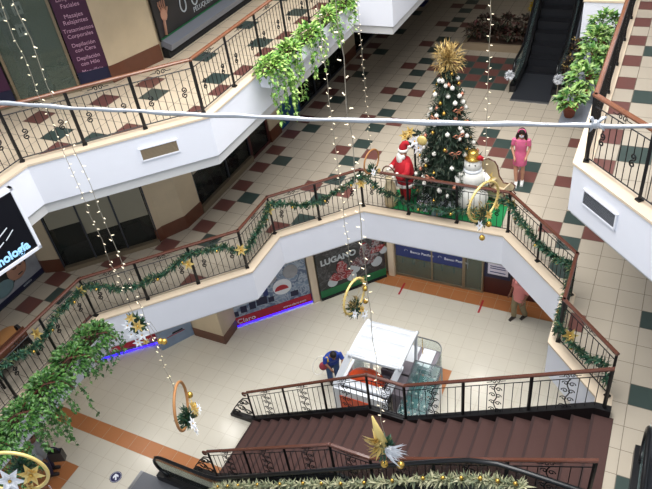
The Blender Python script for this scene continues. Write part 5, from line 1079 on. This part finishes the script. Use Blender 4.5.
# ------------------------------------------------------------------ hanging light strings, ornaments and the tinsel rope
ZT = 16.6
ME_BULB = MB().ball((0, 0, 0), .007, 6, 5).tube([(0, 0, 0), (.026, 0, .003)], .0045, 4).mesh('bulb', 'bulb', True)
def ring_ornament(label, p, rz, tilt, ringr=.33, flowers=(), green=1.0, balls=((.1, -.62), (.2, -.5), (.0, -.72)), nm='ring_ornament', cone=False, tinsel=False):
    t = thing(nm, label, 'ornament', p, rz); c, s_ = math.cos(tilt), math.sin(tilt)
    rp = lambda x, z: (x * c + z * s_, 0, -x * s_ + z * c)
    if ringr: obj('ring', MB().tube([rp(ringr * math.cos(a), ringr * math.sin(a)) for a in [i * PI / 20 for i in range(40)]], .022, 6, closed=True), 'gold2' if tilt else 'tan', t, True)
    if ringr and nm == 'ring_ornament' and tinsel:
        k = MB()
        for i in range(150):
            a = rnd.uniform(-.6, 3.9); p = V(rp(ringr * math.cos(a), ringr * math.sin(a))); q = V((rnd.gauss(0, 1), rnd.gauss(0, 1), rnd.gauss(0, 1))).normalized(); k.leaf(p, q, (0, 0, 1), rnd.uniform(.03, .08), .018)
        for i in range(60):
            p = V(rp(rnd.uniform(-.6, .4) * ringr, rnd.uniform(-.9, -.1) * ringr)); q = V((rnd.gauss(0, 1), rnd.gauss(0, .5), rnd.gauss(0, 1))).normalized(); k.leaf(p, q, (0, -1, 0), rnd.uniform(.08, .16), .02)
        obj('gold_tinsel', k, 'gold3', t)
    low = V(rp(.10, ringr * .35)) if 'lily' in label else (V(rp(0, -ringr * .85)) if ringr else V((0, 0, -.05)))
    mb = MB()
    for i in range(int(190 * green)):
        q = V((rnd.gauss(0, 1), rnd.gauss(0, .6), rnd.gauss(0, 1))).normalized(); mb.leaf(low + V((q.x * .8, q.y * .8, q.z * 1.2)) * rnd.uniform(0, .14), q, (0, -1, .2), rnd.uniform(.05, .11), .035)
    obj('greenery', mb, 'garl', t)
    if cone:
        k = MB(); k.tube([(-.02, 0, -.1), (-.06, 0, .2), (-.12, 0, .56)], [.09, .06, .012], 10); obj('gold_cone', k, 'gold2', t, True); k = MB()
        for i in range(34):
            q = V((rnd.uniform(.2, 1.0), rnd.uniform(-.6, .2), rnd.uniform(-1, .35))).normalized(); k.leaf((rnd.uniform(0, .1), -.06, rnd.uniform(-.12, .1)), q, (0, -1, 0), rnd.uniform(.14, .28), .05)
        obj('white_feathers', k, 'cloth_w', t); k = MB()
        for i in range(26):
            q = V((rnd.uniform(-1.0, -.1), rnd.uniform(-.6, .2), rnd.uniform(-.7, .5))).normalized(); k.leaf((rnd.uniform(-.1, 0), -.06, rnd.uniform(-.05, .2)), q, (0, -1, 0), rnd.uniform(.1, .24), .045)
        obj('gold_feathers', k, 'gold2', t)
    for kind, x, z, sz, ry in flowers:
        o = put('poinsettia', ME_FW if kind == 'w' else ME_FG, t, (low.x + x, -.13, low.z + z), (-.3, ry, 0)); o.scale = (sz * FS, sz * FS, sz * FS)
    for x, z in balls:
        o = put('gold_ball', ME_OB, t, (low.x + x, -.03, low.z + .2 + z)); obj('thread', MB().tube([(0, 0, 0), (-x * .3, 0, -z - .15)], .003, 3), 'wire', o)
    return t
FS = .6
ME_OB = MB().ball((0, 0, 0), .052, 12, 9).mesh('gold_ball', 'gold', True)
def light_string(label, p, z0, zb0, zb1, sp=.115):
    t = thing('light_string', label, 'string lights', (p[0], p[1], z0))
    pts = [(.012 * math.sin(k * 2.1), .012 * math.cos(k * 1.7), (ZT - z0) * k / 40) for k in range(41)]; pts[0] = (0, 0, 0)
    obj('cable', MB().tube(pts, .004, 4), 'wire', t); z = zb0; k = 0
    while z < zb1 and k < 95:
        a = rnd.uniform(-.5, .5) + (PI if k % 2 else 0); put('bulb', ME_BULB, t, (.02 * math.cos(a), .01 * math.sin(a), z - z0), (rnd.uniform(-.5, .5), rnd.uniform(-.7, .7), a)); z += sp * rnd.uniform(.5, 1.5); k += 1
    return t
ORN = [
    ((2.98, -11.30, 7.40), .5, 0.0, 0, (('g', 0, .26, 1.0, 0), ('g', .06, .08, 1.2, 0), ('w', -.09, .12, .9, .4), ('w', .07, -.12, 1.0, .1), ('g', .08, -.28, .7, .3), ('w', -.04, -.28, .8, 0), ('w', -.09, -.08, .8, 0)), 1.6, ((.26, -.62), (.32, -.64)), 'tall cluster ornament of white and gold flowers before the white band at left', 'light string ending in the tall cluster ornament at left'),
    ((4.44, -12.25, 7.10), 2.05, 0.0, .34, (('w', -.2, .12, 1.0, .2), ('g', .02, .22, 1.3, .4), ('g', .06, .1, 1.1, .1), ('w', -.18, -.06, .9, .8), ('w', .18, -.03, .9, .3)), 1.8, ((.34, -.10), (.36, -.38), (.26, -.46)), 'ring ornament with white and gold flowers hanging over the pale ground floor', 'light string ending in the ring ornament over the pale ground floor'),
    ((5.64, -8.94, 6.60), 1.42, 0.1, .33, (('g', 0, .05, 1.0, .2), ('w', -.22, .12, .8, .3), ('w', .06, -.12, 1.0, .1)), 1.0, ((.33, .02), (.30, -.26), (.16, -.34)), 'tilted gold ring ornament hanging above the white kiosk roof', 'light string ending in the tilted ring above the kiosk roof'),
    ((7.36, -11.80, 7.08), .15, 0.0, 0, (), 1.3, ((-.02, -.55), (.2, -.5)), 'gold cone ornament with white feathers hanging before the brown stairs', 'light string ending in the gold cone ornament before the stairs'),
    ((3.86, -3.95, 6.0), 1.35, 0.0, .30, (('w', -.16, .08, 1.0, .2), ('g', .08, .0, .8, .1)), .8, (), 'small ring ornament with a white flower at the bay corner left of the bearded figure', 'light string ending in the small ring at the bay corner'),
    ((7.45, -7.42, 7.92), 1.12, 0.15, .36, (('w', -.22, .02, .9, .5), ('g', .0, .12, 1.1, .2), ('g', .2, .2, .8, .3)), .7, ((.16, -.42), (.0, -.62)), 'tilted gold ring ornament hanging in front of the snowman', 'light string ending in the tilted ring before the snowman'),
    ((3.95, -14.34, 8.27), .5, .5, .38, (('w', -.10, .0, 1.6, .2), ('g', .16, .06, 1.6, .3), ('w', -.2, -.2, .9, .8), ('g', .05, -.2, .9, 0)), 1.3, (), 'big ring ornament with white lily and gold flower by the hanging greenery', 'light string ending in the big lily ornament at the picture corner'),
]
for p, rz, tilt, rr, fl, gr, bl, lb, lb2 in ORN:
    ring_ornament(lb, p, rz, tilt, rr, fl, gr, bl, cone='cone' in lb, tinsel='tilted' in lb); light_string(lb2, p, p[2] + (rr if rr else .04), p[2] + .5, 14.3 if 'lily' not in lb else 0)
for y in (-3.95, -7.42, -8.94, -11.55, -12.25, -13.98):
    struct('ceiling_beam', MB().box((5.2, y, ZT + .06), (13, .12, .12)), 'white')
a, b_ = V((4.6, -12.91, 12.2)), V((9.65, -12.14, 12.2)); d = (b_ - a)
pts = [a + d * f + V((0, 0, .003 * math.sin(f * 31) + .003 * math.sin(f * 77) - .04 * (1 - (2 * f - 1) ** 2))) for f in [-1.15 + 2.55 * i / 120 for i in range(121)]]
t = thing('tinsel_rope', 'silver tinsel rope stretched across the open void from side to side', 'rope', (0, 0, 0))
obj('rope', MB().tube(pts, [.017 + .003 * math.sin(i * 1.3) + .002 * math.sin(i * .37) for i in range(121)], 7), 'silver', t, True)
bw = MB(); c = a + d * .935 + V((0, 0, .0))
for q in ((.06, .02, .05), (-.05, .0, .05), (.06, 0, -.04), (-.03, 0, -.06)): bw.tube([c, c + V(q) * .6 + V((0, 0, .012)), c + V(q)], [.012, .022, .006], 6, flat=.5)
obj('knot', bw.ball(c, .03, 10, 8), 'silver', t, True)
